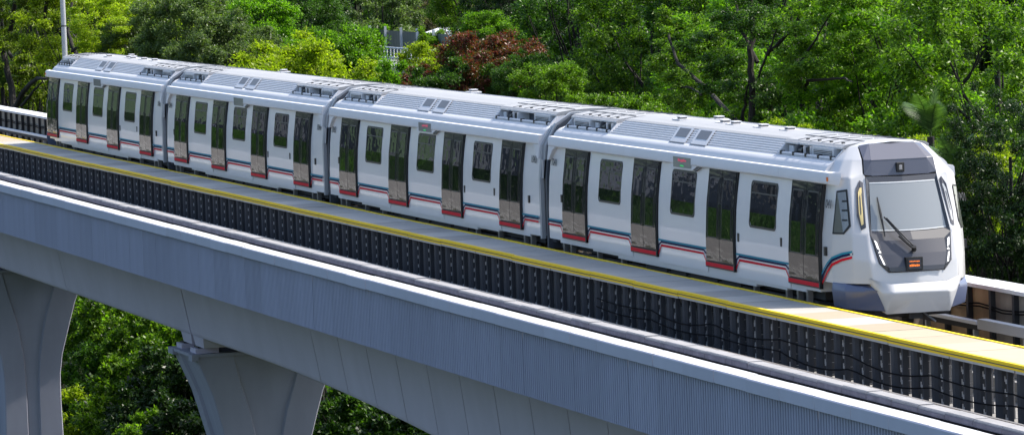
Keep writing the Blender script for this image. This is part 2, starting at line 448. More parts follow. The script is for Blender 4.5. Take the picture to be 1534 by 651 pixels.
def livery(parent, x0, x1, side, last=None):
    """cyan, navy and red lines which dip down to every door sill"""
    segs = [(x0, -1.0, None, 1)] + [(k * 5.49 + 1.0, (k + 1) * 5.49 - 1.0, 1, 1) for k in range(3)] + [(16.47 + 1.0, x1, 1, None)]
    for a, c, l_, r_ in segs:
        if c - a < .2: continue
        for nm, z, w, m in (('cyan_stripe', 1.363, .040, 'cyan'), ('navy_stripe', 1.320, .046, 'navy')):
            pts = [(a, z), (c, z)]
            if nm == 'navy_stripe' : pts = ([(a + .0, 1.12), (a + .05, 1.25), (a + .22, z)] if l_ else [(a, z)]) + ([(c - .22, z), (c - .05, 1.25), (c, 1.12)] if r_ else [(c, z)])
            stripe(nm, pts, w, m, parent, side=side)
        z = 1.243
        pts = ([(a + .0, 1.04), (a + .06, 1.10), (a + .24, z)] if l_ else [(a, z)]) + ([(c - .24, z), (c - .06, 1.10), (c, 1.04)] if r_ else [(c, z)])
        stripe('red_stripe', pts, .042, 'red', parent, off=.034, side=side)

def text_part(s, x, z, h, parent, side=-1, name='number', mat='text', y=None, front=False, off=.03):
    cu = bpy.data.curves.new(name, 'FONT'); cu.body = s; cu.size = h; cu.extrude = .003; cu.align_x = 'CENTER'; cu.align_y = 'CENTER'
    t = bpy.data.objects.new('tmp', cu); COL.objects.link(t)
    bpy.context.view_layer.update()
    dg = bpy.context.evaluated_depsgraph_get(); me = bpy.data.meshes.new_from_object(t.evaluated_get(dg))
    COL.objects.unlink(t); bpy.data.objects.remove(t)
    me.materials.clear(); me.materials.append(M[mat])
    o = bpy.data.objects.new(name, me); COL.objects.link(o); o.parent = parent
    if front:
        o.location = (x, y, z); o.rotation_euler = (R(90), 0, R(90))
    else:
        tilt = math.atan2(side_y(z - .1) - side_y(z + .1), .2)
        o.location = (x, side * (side_y(z) + off), z)
        o.rotation_euler = (R(90) - tilt, 0, 0) if side < 0 else (R(90) - tilt, 0, R(180))
    return o

def bogie(cx, parent):
    b = MB()
    for s in (1, -1):
        b.box(cx - 1.35, cx + 1.35, s * 1.12, s * .95, .42, .62, 0)
        b.box(cx - .45, cx + .45, s * 1.2, s * .85, .34, .56, 0)
        for wx in (-1.05, 1.05):
            b.tube([(cx + wx, s * .68, .42), (cx + wx, s * .80, .42)], .42, 20, 1)
            b.tube([(cx + wx, s * .80, .42), (cx + wx, s * 1.16, .42)], .13, 12, 0)
            b.tube([(cx + wx, s * 1.03, .60), (cx + wx, s * 1.03, .80)], .10, 10, 0)
        b.tube([(cx, s * 1.0, .56), (cx, s * 1.0, .84)], .24, 14, 0)
    for wx in (-1.05, 1.05): b.tube([(cx + wx, -.8, .42), (cx + wx, .8, .42)], .08, 10, 1)
    b.box(cx - .3, cx + .3, -1.0, 1.0, .45, .62, 0)
    return b.build('bogie', ['under', 'rail'], parent)

def underframe(x0, x1, parent):
    b = MB()
    b.box(x0 + .3, x1 - .3, -1.30, 1.30, .70, .86, 0)
    x = 5.0
    for w in (1.6, 1.1, 1.9, 1.3):
        for s in (1, -1): b.box(x, x + w, s * 1.38, s * .3, .38, .72, 0)
        x += w + .3
    for s in (1, -1):
        for xx in (x0 + 1.0, x0 + 1.6, 1.5, 3.4, 12.9, 15.0, x1 - 1.6, x1 - 1.0):
            b.box(xx, xx + .12, s * 1.47, s * 1.36, .60, .86, 1)
        b.tube([(x0 + .6, s * 1.33, .63), (x1 - .6, s * 1.33, .63)], .03, 6, 0)
    return b.build('underframe', ['under', 'steel'], parent)

# --- cab: rows of (X, |y|, z), written for a carriage whose local origin is its first door
CAB = {  # row: z and points a (body), b, c (crease), d (front edge)
 0: [(17.3, 1.50, 1.13), (17.98, 1.475, 1.13), (18.50, 1.22, 1.13), (18.83, .92, 1.13)],
 1: [(17.3, 1.50, 1.60), (17.98, 1.475, 1.60), (18.50, 1.235, 1.60), (18.77, .95, 1.58)],
 2: [(17.3, 1.480, 2.09), (17.97, 1.455, 2.09), (18.44, 1.20, 2.09), (18.565, .915, 2.10)],
 3: [(17.3, 1.345, 3.22), (17.93, 1.315, 3.22), (18.13, 1.10, 3.24), (18.075, .80, 3.26)],
 4: [(17.3, 1.10, 3.56), (17.62, 1.04, 3.57), (17.83, .93, 3.57), (17.97, .775, 3.57)],
 5: [(17.3, .82, 3.81), (17.34, .78, 3.815), (17.40, .73, 3.82), (17.49, .68, 3.82)],
}
FAR = (0, .10, .09, .02)   # the sheltered side is drawn in a little
def cab_side(x, z):
    rows = sorted(CAB)
    def y_at(row):
        P = CAB[row]
        for (xa, ya, _), (xb, yb, _) in zip(P, P[1:]):
            if x <= xb: return ya + (yb - ya) * max(0, x - xa) / (xb - xa)
        return P[-1][1]
    if x <= 17.3: return side_y(z)
    for r0, r1 in zip(rows, rows[1:]):
        z0, z1 = CAB[r0][0][2], CAB[r1][0][2]
        if z <= z1: t = max(0, (z - z0) / (z1 - z0)); return y_at(r0) * (1 - t) + y_at(r1) * t
    return y_at(rows[-1])

def patch(p00, p10, p01, p11, uv, off):
    """points on a bilinear patch, lifted along its normal"""
    A, B, C_, D = map(Vector, (p00, p10, p01, p11))
    n = (B - A).cross(C_ - A).normalized()
    out = []
    for u, v in uv:
        p = A * (1 - u) * (1 - v) + B * u * (1 - v) + C_ * (1 - u) * v + D * u * v
        out.append(p + n * off)
    return out, n

def cab(parent, flip=False):
    """front end; flip turns it round for the trailing carriage"""
    parts = []
    fx = (lambda x: 2 * 8.235 - x) if flip else (lambda x: x)
    T = lambda p: (fx(p[0]), p[1], p[2])
    def fin(b, name, mats, **k):
        b.v = [T(v) for v in b.v]
        o = b.build(name, mats, parent, **k); parts.append(o); return o
    # white shell
    b = MB()
    for s in (-1, 1):
        vs = []; idx = {}
        for r_ in range(6):
            for c_ in range(4):
                x, y, z = CAB[r_][c_]; idx[r_, c_] = len(vs); vs.append((x, s * (y - FAR[c_] * (s > 0)), z))
        fs = [(idx[r_, c_], idx[r_, c_ + 1], idx[r_ + 1, c_ + 1], idx[r_ + 1, c_]) for r_ in range(5) for c_ in range(3)]
        # ring round the mask (d column to mask outline)
        E = {0: (18.86, .60, 1.335), 1: (18.80, .775, 1.52), 2: (18.56, .862, 2.09), 3: (18.10, .765, 3.245)}
        eo = len(vs); vs += [(x, s * y, z) for x, y, z in (E[0], E[1], E[2], E[3])]
        fs += [(idx[2, 3], idx[3, 3], eo + 3, eo + 2), (idx[1, 3], idx[2, 3], eo + 2, eo + 1), (idx[0, 3], idx[1, 3], eo + 1, eo)]
        # chin
        co = len(vs); vs += [(18.95, 0, 1.13), (18.93, 0, 1.335), (18.93, s * .55, 1.11)]
        fs += [(idx[0, 3], eo, co + 1, co, co + 2)]
        # top: roof of the cab back to the body
        to = len(vs); vs += [(17.3, 0, 3.93), (17.62, 0, 3.895), (17.58, s * .48, 3.865), (17.3, s * .5, 3.90)]
        fs += [(idx[5, 0], idx[5, 1], idx[5, 2], idx[5, 3], to + 2, to + 3), (to, to + 3, to + 2, to + 1)]
        b.add(vs, fs, 0)
    import bmesh
    o = fin(b, 'cab_shell', ['cabwhite'])
    bm = bmesh.new(); bm.from_mesh(o.data); bmesh.ops.remove_doubles(bm, verts=bm.verts, dist=.0005); bmesh.ops.recalc_face_normals(bm, faces=bm.faces); bm.to_mesh(o.data); bm.free()
    md = o.modifiers.new('b', 'BEVEL'); md.width = .07; md.segments = 4; md.limit_method = 'ANGLE'; md.angle_limit = R(8)
    o.data.polygons.foreach_set('use_smooth', [True] * len(o.data.polygons))
    # dark roof fairing
    b = MB()
    for s in (-1, 1):
        m_t, o_t = (17.60, s * .48, 3.872), (17.50, s * .67, 3.835)
        m_m, o_m = (18.03, s * .59, 3.565), (17.985, s * .745, 3.575)
        m_b, o_b = (18.10, s * .62, 3.245), (18.085, s * .775, 3.265)
        c_t, c_m, c_b = (17.64, 0, 3.90), (18.10, 0, 3.565), (18.15, 0, 3.235)
        lb = [(p[0] - .12, p[1], p[2]) for p in (m_b, o_b, c_b)]
        b.add([m_t, o_t, m_m, o_m, m_b, o_b, c_t, c_m, c_b] + lb, [(0, 1, 3, 2), (2, 3, 5, 4), (4, 5, 10, 9), (4, 9, 11, 8)], 0)
    for (xa_, ya_, za_), (xb_, yb_, zb_), lo_ in (((17.60, .48, 3.872), (18.03, .59, 3.565), 0), ((18.03, .59, 3.565), (18.10, .62, 3.245), 1)):
        b.add([(xa_, -ya_, za_), (xa_, ya_, za_), (xb_, yb_, zb_), (xb_, -yb_, zb_)], [(0, 1, 2, 3)], 0)
    b.box(18.0, 18.115, -.085, .085, 3.30, 3.49, 1); b.box(18.1, 18.122, -.035, .035, 3.34, 3.44, 2)
    o = fin(b, 'roof_fairing', ['fairing', 'black', 'signpanel'])
    o.modifiers.new('w', 'WELD').merge_threshold = .001
    md = o.modifiers.new('b', 'BEVEL'); md.width = .012; md.segments = 2; md.limit_method = 'ANGLE'; md.angle_limit = R(10)
    # mask: frame, lower nose panel
    b = MB()
    for s in (-1, 1):
        k3, k2, k1, k0 = (18.115, s * .76, 3.235), (18.575, s * .858, 2.09), (18.815, s * .772, 1.53), (18.875, s * .60, 1.345)
        w3, w2 = (18.16, s * .70, 3.12), (18.47, s * .80, 2.17)
        c3, cw3, cw2, cc, c0 = (18.17, 0, 3.215), (18.22, 0, 3.11), (18.56, 0, 2.14), (18.69, 0, 1.965), (18.94, 0, 1.345)
        n2 = (18.62, s * .70, 1.965); n1 = (18.87, s * .60, 1.45)
        b.add([k3, w3, w2, k2], [(0, 1, 2, 3)], 0); b.add([k3, w3, cw3, c3], [(0, 1, 2, 3)], 0)
        b.add([w2, k2, n2, cc, cw2], [(0, 1, 2, 3, 4)], 0)
        b.add([k2, n2, n1, k1], [(0, 1, 2, 3)], 0); b.add([k1, n1, k0], [(0, 1, 2)], 0)
        n1b = (18.885, s * .57, 1.36); mids = (18.755, s * .685, 1.70)
        L = .012
        if s > 0:
            fl = lambda p: (p[0] + L, -p[1], p[2])
            q_ = [(p[0] + L, p[1], p[2]) for p in (n2, mids, n1, n1b)]; w_ = [fl(p) for p in (n2, mids, n1, n1b)]
            N_ = 8
            for (pa, pb) in zip(range(3), range(1, 4)):
                g_ = []
                for pp in (pa, pb):
                    g_.append([(q_[pp][0] + .05 * (1 - (2 * i / N_ - 1) ** 2), w_[pp][1] + (q_[pp][1] - w_[pp][1]) * i / N_, q_[pp][2]) for i in range(N_ + 1)])
                b.add(g_[0] + g_[1], [(i, i + 1, N_ + 2 + i, N_ + 1 + i) for i in range(N_)], 1)
    fin(b, 'nose_panel', ['maskframe', 'mask'], smooth=True)
    # windscreen
    b = MB()
    N = 8; P = []
    for j in range(2):
        for i in range(N + 1):
            t = -1 + 2 * i / N
            if j: P.append((18.165 + .052 * (1 - t * t), t * .70, 3.12 - .006 * (1 - t * t)))
            else: P.append((18.478 + .085 * (1 - t * t), t * .80, 2.17 - .025 * (1 - t * t)))
    b.add(P, [(i, i + 1, N + 2 + i, N + 1 + i) for i in range(N)], 0)
    P2 = [(p[0] + .006, p[1] * 1.0, p[2]) for p in P]
    def lerp(i, v): a, c = Vector(P2[i]), Vector(P2[N + 1 + i]); return a + (c - a) * v
    for v0, v1 in ((.0, .02), (.98, 1.0)):
        b.add([lerp(i, v0) for i in range(N + 1)] + [lerp(i, v1) for i in range(N + 1)], [(i, i + 1, N + 2 + i, N + 1 + i) for i in range(N)], 1)
    o = fin(b, 'windscreen', ['cabglass', 'fencewhite'], smooth=True)
    # headlamps
    for s in (-1, 1):
        b = MB()
        def pl(u, v): # on the lamp strip between k2/n2 (top) and k1/n1 (bottom)
            k2, k1, n2, n1 = map(Vector, ((18.575, s * .858, 2.09), (18.815, s * .772, 1.53), (18.62, s * .70, 1.965), (18.87, s * .60, 1.45)))
            p = (k2 * (1 - v) + k1 * v) * (1 - u) + (n2 * (1 - v) + n1 * v) * u
            return p + Vector((.014, 0, 0))
        b.add([pl(.08, .02), pl(.92, .02), pl(.92, 1.0), pl(.08, 1.0)], [(0, 1, 2, 3)], 1)
        q = lambda u, v: pl(u, v) + Vector((.008, 0, 0))
        b.add([q(.30, .12), q(.55, .14), q(.58, .42), q(.34, .40)], [(0, 1, 2, 3)], 0)
        c0 = q(.5, .53); b.add([c0 + Vector((0, math.cos(k * .785) * .026, math.sin(k * .785) * .034)) for k in range(8)], [tuple(range(8))], 0)
        b.add([q(.32, .64), q(.50, .64), q(.66, .96), q(.48, .96)], [(0, 1, 2, 3)], 0)
        fin(b, 'headlight', ['led', 'maskframe'])
    # little orange destination display
    b = MB()
    b.box(18.80, 18.965, -.25, .10, 1.37, 1.63, 0); b.box(18.85, 18.972, -.21, .06, 1.40, 1.60, 1)
    rr = random.Random(3)
    for z, hh, n_ in ((1.55, .013, 7), (1.47, .026, 6)):
        for k in range(n_):
            y = -.185 + k * .22 / n_
            b.box(18.9, 18.978, y, y + .22 / n_ * .72, z - hh * (.6 + .4 * rr.random()), z + hh * (.5 + .5 * rr.random()), 2)
    fin(b, 'front_display', ['black', 'mask', 'orange'])
    # bumper
    b = MB()
    for s in (-1, 1):
        vs = [(18.86, s * .935, 1.10), (18.96, s * .55, 1.115), (18.985, 0, 1.125), (19.11, s * .60, .945), (19.17, 0, .955),
              (18.93, s * .70, .575), (18.93, s * .33, .52), (18.93, 0, .515), (18.95, s * .80, .93)]
        b.add(vs, [(0, 1, 3, 8), (1, 2, 4, 3), (8, 3, 5), (3, 4, 7, 6, 5), (0, 8, 5)], 0)
        b.add([(18.86, s * .935, 1.10), (18.93, s * .70, .575), (18.3, s * .7, .6), (18.3, s * .9, 1.1)], [(0, 1, 2, 3)], 0)
    o = fin(b, 'bumper', ['cabwhite'])
    o.modifiers.new('w', 'WELD').merge_threshold = .001
    md = o.modifiers.new('b', 'BEVEL'); md.width = .04; md.segments = 3; md.limit_method = 'ANGLE'; md.angle_limit = R(10)
    for p in o.data.polygons: p.use_smooth = True
    # blue skirts
    for s in (-1, 1):
        b = MB()
        top = [(17.98, 1.49), (18.36, 1.34), (18.62, 1.08), (18.86, .93)]
        mid = [(17.98, 1.51), (18.40, 1.38), (18.70, 1.06), (18.93, .82)]
        bot = [(18.0, 1.48), (18.36, 1.33), (18.66, 1.0), (18.90, .71)]
        zt = [1.145, 1.12, 1.07, 1.02]
        if s > 0:
            top, mid, bot = ([(x, y - d_) for (x, y), d_ in zip(L_, (.13, .12, .08, 0))] for L_ in (top, mid, bot)); top, mid, bot = list(top), list(mid), list(bot)
        vs = [(x, s * y, z) for (x, y), z in zip(top, zt)] + [(x, s * y, .98) for x, y in mid] + [(x, s * y, z) for (x, y), z in zip(bot, (.66, .61, .58, .57))] + [(x - .25, s * (y - .3), .6) for x, y in bot] + [(x - .25, s * (y - .25), 1.15) for x, y in top]
        fs = []
        for r_ in range(3):
            for c_ in range(3): fs.append((r_ * 4 + c_, r_ * 4 + c_ + 1, r_ * 4 + c_ + 5, r_ * 4 + c_ + 4))
        for c_ in range(3): fs.append((c_, c_ + 1, 17 + c_, 16 + c_))
        fs.append((0, 4, 8, 12, 16))
        b.add(vs, fs, 0)
        o = fin(b, 'cab_skirt', ['skirt'])
        md = o.modifiers.new('b', 'BEVEL'); md.width = .03; md.segments = 3; md.limit_method = 'ANGLE'; md.angle_limit = R(10)
        for p in o.data.polygons: p.use_smooth = True
    # side windows and slit lamps
    for s in (-1, 1):
        q = lambda r_, c_: (CAB[r_][c_][0], s * (CAB[r_][c_][1] - FAR[c_] * (s > 0)), CAB[r_][c_][2])
        sg = 1 if s < 0 else -1
        b = MB()
        A = (q(2, 1), q(2, 2), q(3, 1), q(3, 2))
        for uv, off, mi in (([(.02, .02), (.62, .02), (.98, .16), (.82, .80), (.10, .78)], .012, 0), ([(.10, .05), (.58, .05), (.88, .18), (.74, .76), (.18, .75)], .018, 1)):
            P, n = patch(*A, uv, off * sg); b.add(P, [tuple(range(len(P)))], mi)
        for v in (.25, .42, .58):
            P, n = patch(*A, [(.5, v), (.82, v), (.82, v + .03), (.5, v + .03)], .022 * sg); b.add(P, [(0, 1, 2, 3)], 0)
        fin(b, 'cab_side_window', ['black', 'sidepane'])
        b = MB()
        A = (q(2, 2), q(2, 3), q(3, 2), q(3, 3))
        for uv, off, mi in (([(.62, .08), (.95, .12), (.97, .88), (.72, .93), (.42, .80), (.40, .34)], .012, 0), ([(.66, .16), (.80, .18), (.84, .80), (.70, .80), (.56, .72), (.54, .36)], .018, 1), ([(.64, .34), (.70, .35), (.72, .68), (.65, .66)], .022, 0)):
            P, n = patch(*A, uv, off * sg); b.add(P, [tuple(range(len(P)))], mi)
        fin(b, 'slit_lamp', ['mask', 'slitlamp' if s < 0 else 'slitsunlit'])  # far lens in a paler colour, sunlight painted in
    # wiper
    b = MB()
    b.tube([(18.86, -.05, 1.79), (18.76, -.24, 2.02), (18.53, -.54, 2.44)], .017, 6, 0)
    b.tube([(18.87, .0, 1.80), (18.77, -.20, 2.03), (18.56, -.50, 2.42)], .014, 6, 0)
    b.tube([(18.83, -.03, 1.76), (18.88, -.05, 1.84)], .05, 8, 0)
    b.tube([(18.72, -.30, 2.06), (18.84, -.08, 1.83)], .03, 6, 0)
    b.tube([(18.33, -.60, 2.83), (18.45, -.58, 2.5), (18.63, -.565, 2.05)], [.012, .028, .012], 6, 0)
    fin(b, 'wiper', ['black'])
    # cantrail bulb with its orange lamp
    for s in (-1, 1):
        if s > 0: continue
        b = MB()
        b.prism_x([(s * 1.34, 3.105), (s * 1.46, 3.105), (s * 1.475, 3.13), (s * 1.465, 3.30), (s * 1.44, 3.335), (s * 1.30, 3.345)], 17.3, 17.9, 0)
        b.add([(17.9, s * 1.46, 3.105), (17.9, s * 1.475, 3.13), (17.9, s * 1.465, 3.3), (17.9, s * 1.44, 3.335), (17.9, s * 1.3, 3.345), (18.05, s * 1.30, 3.08), (18.08, s * 1.27, 3.24), (18.0, s * 1.24, 3.36)],
              [(0, 1, 5), (1, 2, 6, 5), (2, 3, 7, 6), (3, 4, 7)], 0)
        b.box(17.80, 17.88, s * 1.47, s * 1.488, 3.17, 3.25, 1)
        o = fin(b, 'cantrail_end', ['roofgrey', 'amber'], smooth=True)
    # coupler under the nose
    b = MB()
    b.box(17.9, 18.75, -.14, .14, .38, .55, 0); b.box(17.2, 18.5, -.8, .8, .42, .55, 0)
    b.tube([(18.6, .22, .48), (18.75, .42, .30)], .02, 6, 1)
    fin(b, 'coupler', ['under', 'steel'])
    return parts

train = empty('metro_train', (-22, 0, 0), 'white four carriage metro train with grey ribbed roof, dark doors and red and blue stripes', 'train')
INV = Matrix.Translation((22, 0, 0))
protos = {}
numbers = ['1042', '1044', '1043', '1041']
OFFS = [-66, -44, -22, 0]
first = {}
for ci, off in enumerate(OFFS):
    x0, x1 = -2.28, 18.92
    if ci == 3: x1 = 17.3
    if ci == 0: x0 = -.83
    body = carriage_body(x0, x1, train)
    body.location.x = off + 22
    kids = []
    kids.append(cantrail(x0, x1, body, ear0=ci != 0, ear1=ci != 3))
    if 'roof' not in first:
        first['roof'] = roof_mid(body)
        first['door'] = door_mesh(); first['door'].parent = body
        first['sill'] = sill_mesh(); first['sill'].parent = body
        first['win'] = window_mesh(); first['win'].parent = body
        new = True
    else:
        put(first['roof'], 'roof', parent=body); new = False
    for s in (0, 1):
        rz = math.pi * s
        for k in range(4):
            x = k * 5.49
            if new and s == 0 and k == 0: continue
            put(first['door'], 'door', (x, 0, 0), body, rz)
            put(first['sill'], 'door_sill', (x, 0, 0), body, rz)
        for k, x in enumerate((2.745, 8.235, 13.725)):
            if new and s == 0 and k == 0:
                first['win'].location = (x, 0, 0); continue
            w_ = put(first['win'], 'window', (x, 0, 0), body, rz)
        # small locks and handles on the skins
        for x, z in ((12.1, 1.72), (14.9, 1.78), (17.62, 1.75) if ci == 3 else (18.0, 1.75), (-1.2, 1.9)):
            y = side_y(z) + .02
            sg = -1 if s == 0 else 1
            b = MB(); b.box(x, x + .10, sg * (y - .03), sg * (y + .015), z - .09, z + .09, 0)
            b.build('lock_handle', ['black'], body)
        livery(body, x0 + .03 if ci else -.83, x1 - .02 if ci < 3 else 17.0, -1 if s == 0 else 1)
        # sign
        sg = -1 if s == 0 else 1
        b = MB()
        b.box(7.62, 8.88, sg * 1.44, sg * 1.478, 3.035, 3.265, 0)
        rr = random.Random(5 + ci)
        if ci >= 2:
            for k in range(9):
                b.box(7.98 + k * .066, 8.03 + k * .066, sg * 1.47, sg * 1.484, 3.175 - .02 * rr.random(), 3.20 + .03 * rr.random(), 1)
            for k in range(4):
                b.box(8.12 + k * .066, 8.17 + k * .066, sg * 1.47, sg * 1.484, 3.06, 3.085 + .012 * rr.random(), 2)
        b.build('destination_sign', ['signpanel', 'redled', 'greenled'], body)
        if ci == 3: ns = [(-1.90, 2.72), (17.72, 2.70)]
        elif ci == 0: ns = [(18.35, 2.72)]
        else: ns = [(-1.90, 2.72), (18.35, 2.72)]
        for x, z in ns:
            text_part(numbers[ci], x, z, .25, body, sg)
    # roof equipment
    if ci == 3:
        roof_end(x0 + .25, RAMP0, body, -1); roof_end(RAMP1 + .03, 17.28, body, 1)
    elif ci == 0:
        roof_end(x0 + .02, RAMP0, body, -1); roof_end(RAMP1 + .03, x1 - .25, body, 1)
    else:
        roof_end(x0 + .25, RAMP0, body, -1); roof_end(RAMP1 + .03, x1 - .25, body, 1)
    # two small grilles in the ribs, cowl vents on the crown
    for gx, s in ((7.0, -1), (8.5, -1), (7.0, 1), (8.5, 1)):
        b = MB()
        if 1:
            def pt(x, t, o): return (x, s * (1.15 - .33 * t + o * .68), 3.52 + .31 * t + o * .73)
            for x_0, x_1, t0, t1, o, mi in ((gx - .62, gx + .52, -.02, 1.0, .012, 0), (gx - .45, gx + .35, .36, .92, .017, 1), (gx - .60, gx + .50, -.03, .02, .017, 1)):
                sh = .28
                b.add([pt(x_0 + sh * 0 - sh * t0, t0, o), pt(x_1 - sh * t0, t0, o), pt(x_1 - sh * t1, t1, o), pt(x_0 - sh * t1, t1, o)], [(0, 1, 2, 3)], mi)
        b.build('roof_grille', ['roofgrey', 'grille'], body)
    vents = [(4.7, -.3), (5.4, .35), (7.2, -.1), (8.1, -.15), (10.0, -.15), (11.75, -.15)] if ci in (3, 0) else [(6.0, .5)]
    for vx, vy in vents:
        b = MB()
        b.box(vx - .28, vx + .28, vy - .15, vy + .15, 3.90, 3.935, 0); b.box(vx - .11, vx + .11, vy - .08, vy + .08, 3.93, 3.985, 1); b.box(vx - .13, vx + .13, vy - .09, vy + .09, 3.975, 3.995, 0)
        b.build('roof_vent', ['roofgrey', 'grille'], body)
    underframe(x0, x1, body)
    for bx in (1.0, 15.4): bogie(bx, body)
    if ci == 3: cabp = cab(body)
    if ci == 0: cab(body, True)
    if ci == 3:
        def yf(x, z): return cab_side(x, z)
        stripe('red_stripe', [(17.42, 1.06), (17.55, 1.17), (17.75, 1.34), (18.0, 1.50), (18.25, 1.60), (18.5, 1.66)], .05, 'red', body, off=.022, yf=yf)
        stripe('navy_stripe', [(17.42, 1.17), (17.55, 1.30), (17.75, 1.45), (18.0, 1.585), (18.25, 1.68), (18.5, 1.735)], .05, 'navy', body, off=.022, yf=yf)
        stripe('cyan_stripe', [(17.42, 1.26), (17.55, 1.37), (17.75, 1.51), (18.0, 1.635), (18.25, 1.725), (18.48, 1.77)], .042, 'cyan', body, off=.023, yf=yf)
    if ci > 0:     # gangway to the carriage on the left
        b = MB()
        gx0, gx1 = off + 22 - 3.08, off + 22 - 2.28
        def sec(y, h, z0): return [(-y, z0), (-y, 2.3), (-y + .08, 3.1), (-y + .35, h - .25), (-.7, h), (.7, h), (y - .35, h - .25), (y - .08, 3.1), (y, 2.3), (y, z0)]
        n_ = 8
        for k in range(n_):
            a = gx0 + .0 + k * (gx1 - gx0) / n_; c = gx0 + (k + 1) * (gx1 - gx0) / n_
            in_ = .05
            b.prism_x(sec(1.33, 3.70, .78), a, a + (c - a) * .5, 0, caps=True); b.prism_x(sec(1.33 - in_, 3.66, .80), a + (c - a) * .5, c, 0, caps=True)
        b.prism_x(sec(1.42, 3.82, .62), (gx0 + gx1) / 2 - .10, (gx0 + gx1) / 2 + .02, 0)
        b.build('gangway_bellows', ['bellows'], train)
        b = MB()
        def band(y, h, z0, t, xa, xb, mi):
            o_ = sec(y, h, z0); i_ = sec(y - t, h - t, z0); n = len(o_)
            vs = [(x, *p) for x in (xa, xb) for p in o_] + [(x, *p) for x in (xa, xb) for p in i_]
            fs = []
            for i in range(n - 1):
                fs += [(i, i + 1, n + i + 1, n + i), (2 * n + i, 2 * n + i + 1, 3 * n + i + 1, 3 * n + i), (i, i + 1, 2 * n + i + 1, 2 * n + i), (n + i, n + i + 1, 3 * n + i + 1, 3 * n + i)]
            fs += [(0, n, 3 * n, 2 * n), (n - 1, 2 * n - 1, 4 * n - 1, 3 * n - 1)]
            b.add(vs, fs, mi)
        band(1.50, 3.80, .84, .10, gx0 + .0, gx0 + .14, 0)
        band(1.46, 3.86, 2.75, .10, gx0 + .14, gx0 + .30, 1)
        b.build('gangway_frame', ['frame_grey', 'frame_grey'], train)

# ------------------------------------------------------------------ viaduct
YC = -2.45
b = MB()   # deck of both tracks
b.prism_x([(-7.12, -.55), (2.25, -.55), (2.25, -.80), (1.2, -.95), (0.05, -1.25), (-4.95, -1.25), (-6.1, -.95), (-7.12, -.80)], -150, 60, 0)
deck = tag(b.build('viaduct_deck', ['deck']), kind='structure')
# two spans with a joint above the pier
JX = -29.2
def soffit(x):
    if x > JX: return -3.30 - max(0, x + 22) ** 2 * .00105 if x < 13 else -3.30 - 35 ** 2 * .00105 + max(0, x - 17) ** 2 * .00105 * (x < 50)
    return -3.30
def girder(name, xs, label, gap=.055):
    g = empty(name, (xs[0], YC, -3.3), label, 'bridge girder', 'box girder spans of the viaduct')
    for a, c in zip(xs, xs[1:]):
        b = MB(); m = 6
        rings = []
        g0, g1 = (gap / 2 if a != xs[0] else 0), (gap / 2 if c != xs[-1] else 0)
        for k in range(m + 1):
            x = (a + g0) + (c - a - g0 - g1) * k / m; zs = soffit(x)
            rings.append([(x, y, z) for y, z in ((-4.87, -1.252), (-4.87, -1.9), (-4.63, zs + .14), (-4.60, zs + .06), (-4.53, zs + .01), (-4.4, zs), (-.5, zs), (-.37, zs + .01), (-.30, zs + .06), (-.27, zs + .14), (-.03, -1.9), (-.03, -1.252))])
        n = len(rings[0])
        b.add([v for r_ in rings for v in r_], [(k * n + i, k * n + (i + 1) % n, (k + 1) * n + (i + 1) % n, (k + 1) * n + i) for k in range(m) for i in range(n)] + [tuple(range(n)), tuple(m * n + i for i in range(n))], 0)
        b.build('girder_segment', ['concrete'], g).location = (-xs[0], -YC, 3.3)
    b = MB()
    b.box(xs[0] + .2, xs[-1] - .2, -4.5, -.4, -2.9, -1.30, 0)
    b.build('inner_core', ['under'], g).location = (-xs[0], -YC, 3.3)
    return g
gA = girder('box_girder', [-140, -67.4, -48.3, JX - .07], 'smooth grey box girder span on the left of the dark joint above the pier')
xsB = [JX + .07, -13.31] + [-13.31 + 2.94 * k for k in range(1, 12)] + [32, 58]
gB = girder('box_girder', xsB, 'segmental grey box girder span on the right of the joint, curving deeper to the right')
for g, xa, xb in ((gA, JX - 1.5, JX - .12), (gB, JX + .12, JX + 1.5)):   # hanging end blocks
    b = MB()
    y0, y1 = -4.60, -.30
    b.add([(xa, y0, -3.25), (xb, y0, -3.25), (xb, y1, -3.25), (xa, y1, -3.25), (xa + .12, y0 + .05, -3.55), (xb - .12, y0 + .05, -3.55), (xb - .12, y1 - .05, -3.55), (xa + .12, y1 - .05, -3.55)],
          [(4, 5, 6, 7), (0, 1, 5, 4), (1, 2, 6, 5), (2, 3, 7, 6), (3, 0, 4, 7)], 0)
    o = b.build('end_block', ['concrete'], g); o.location = -g.location

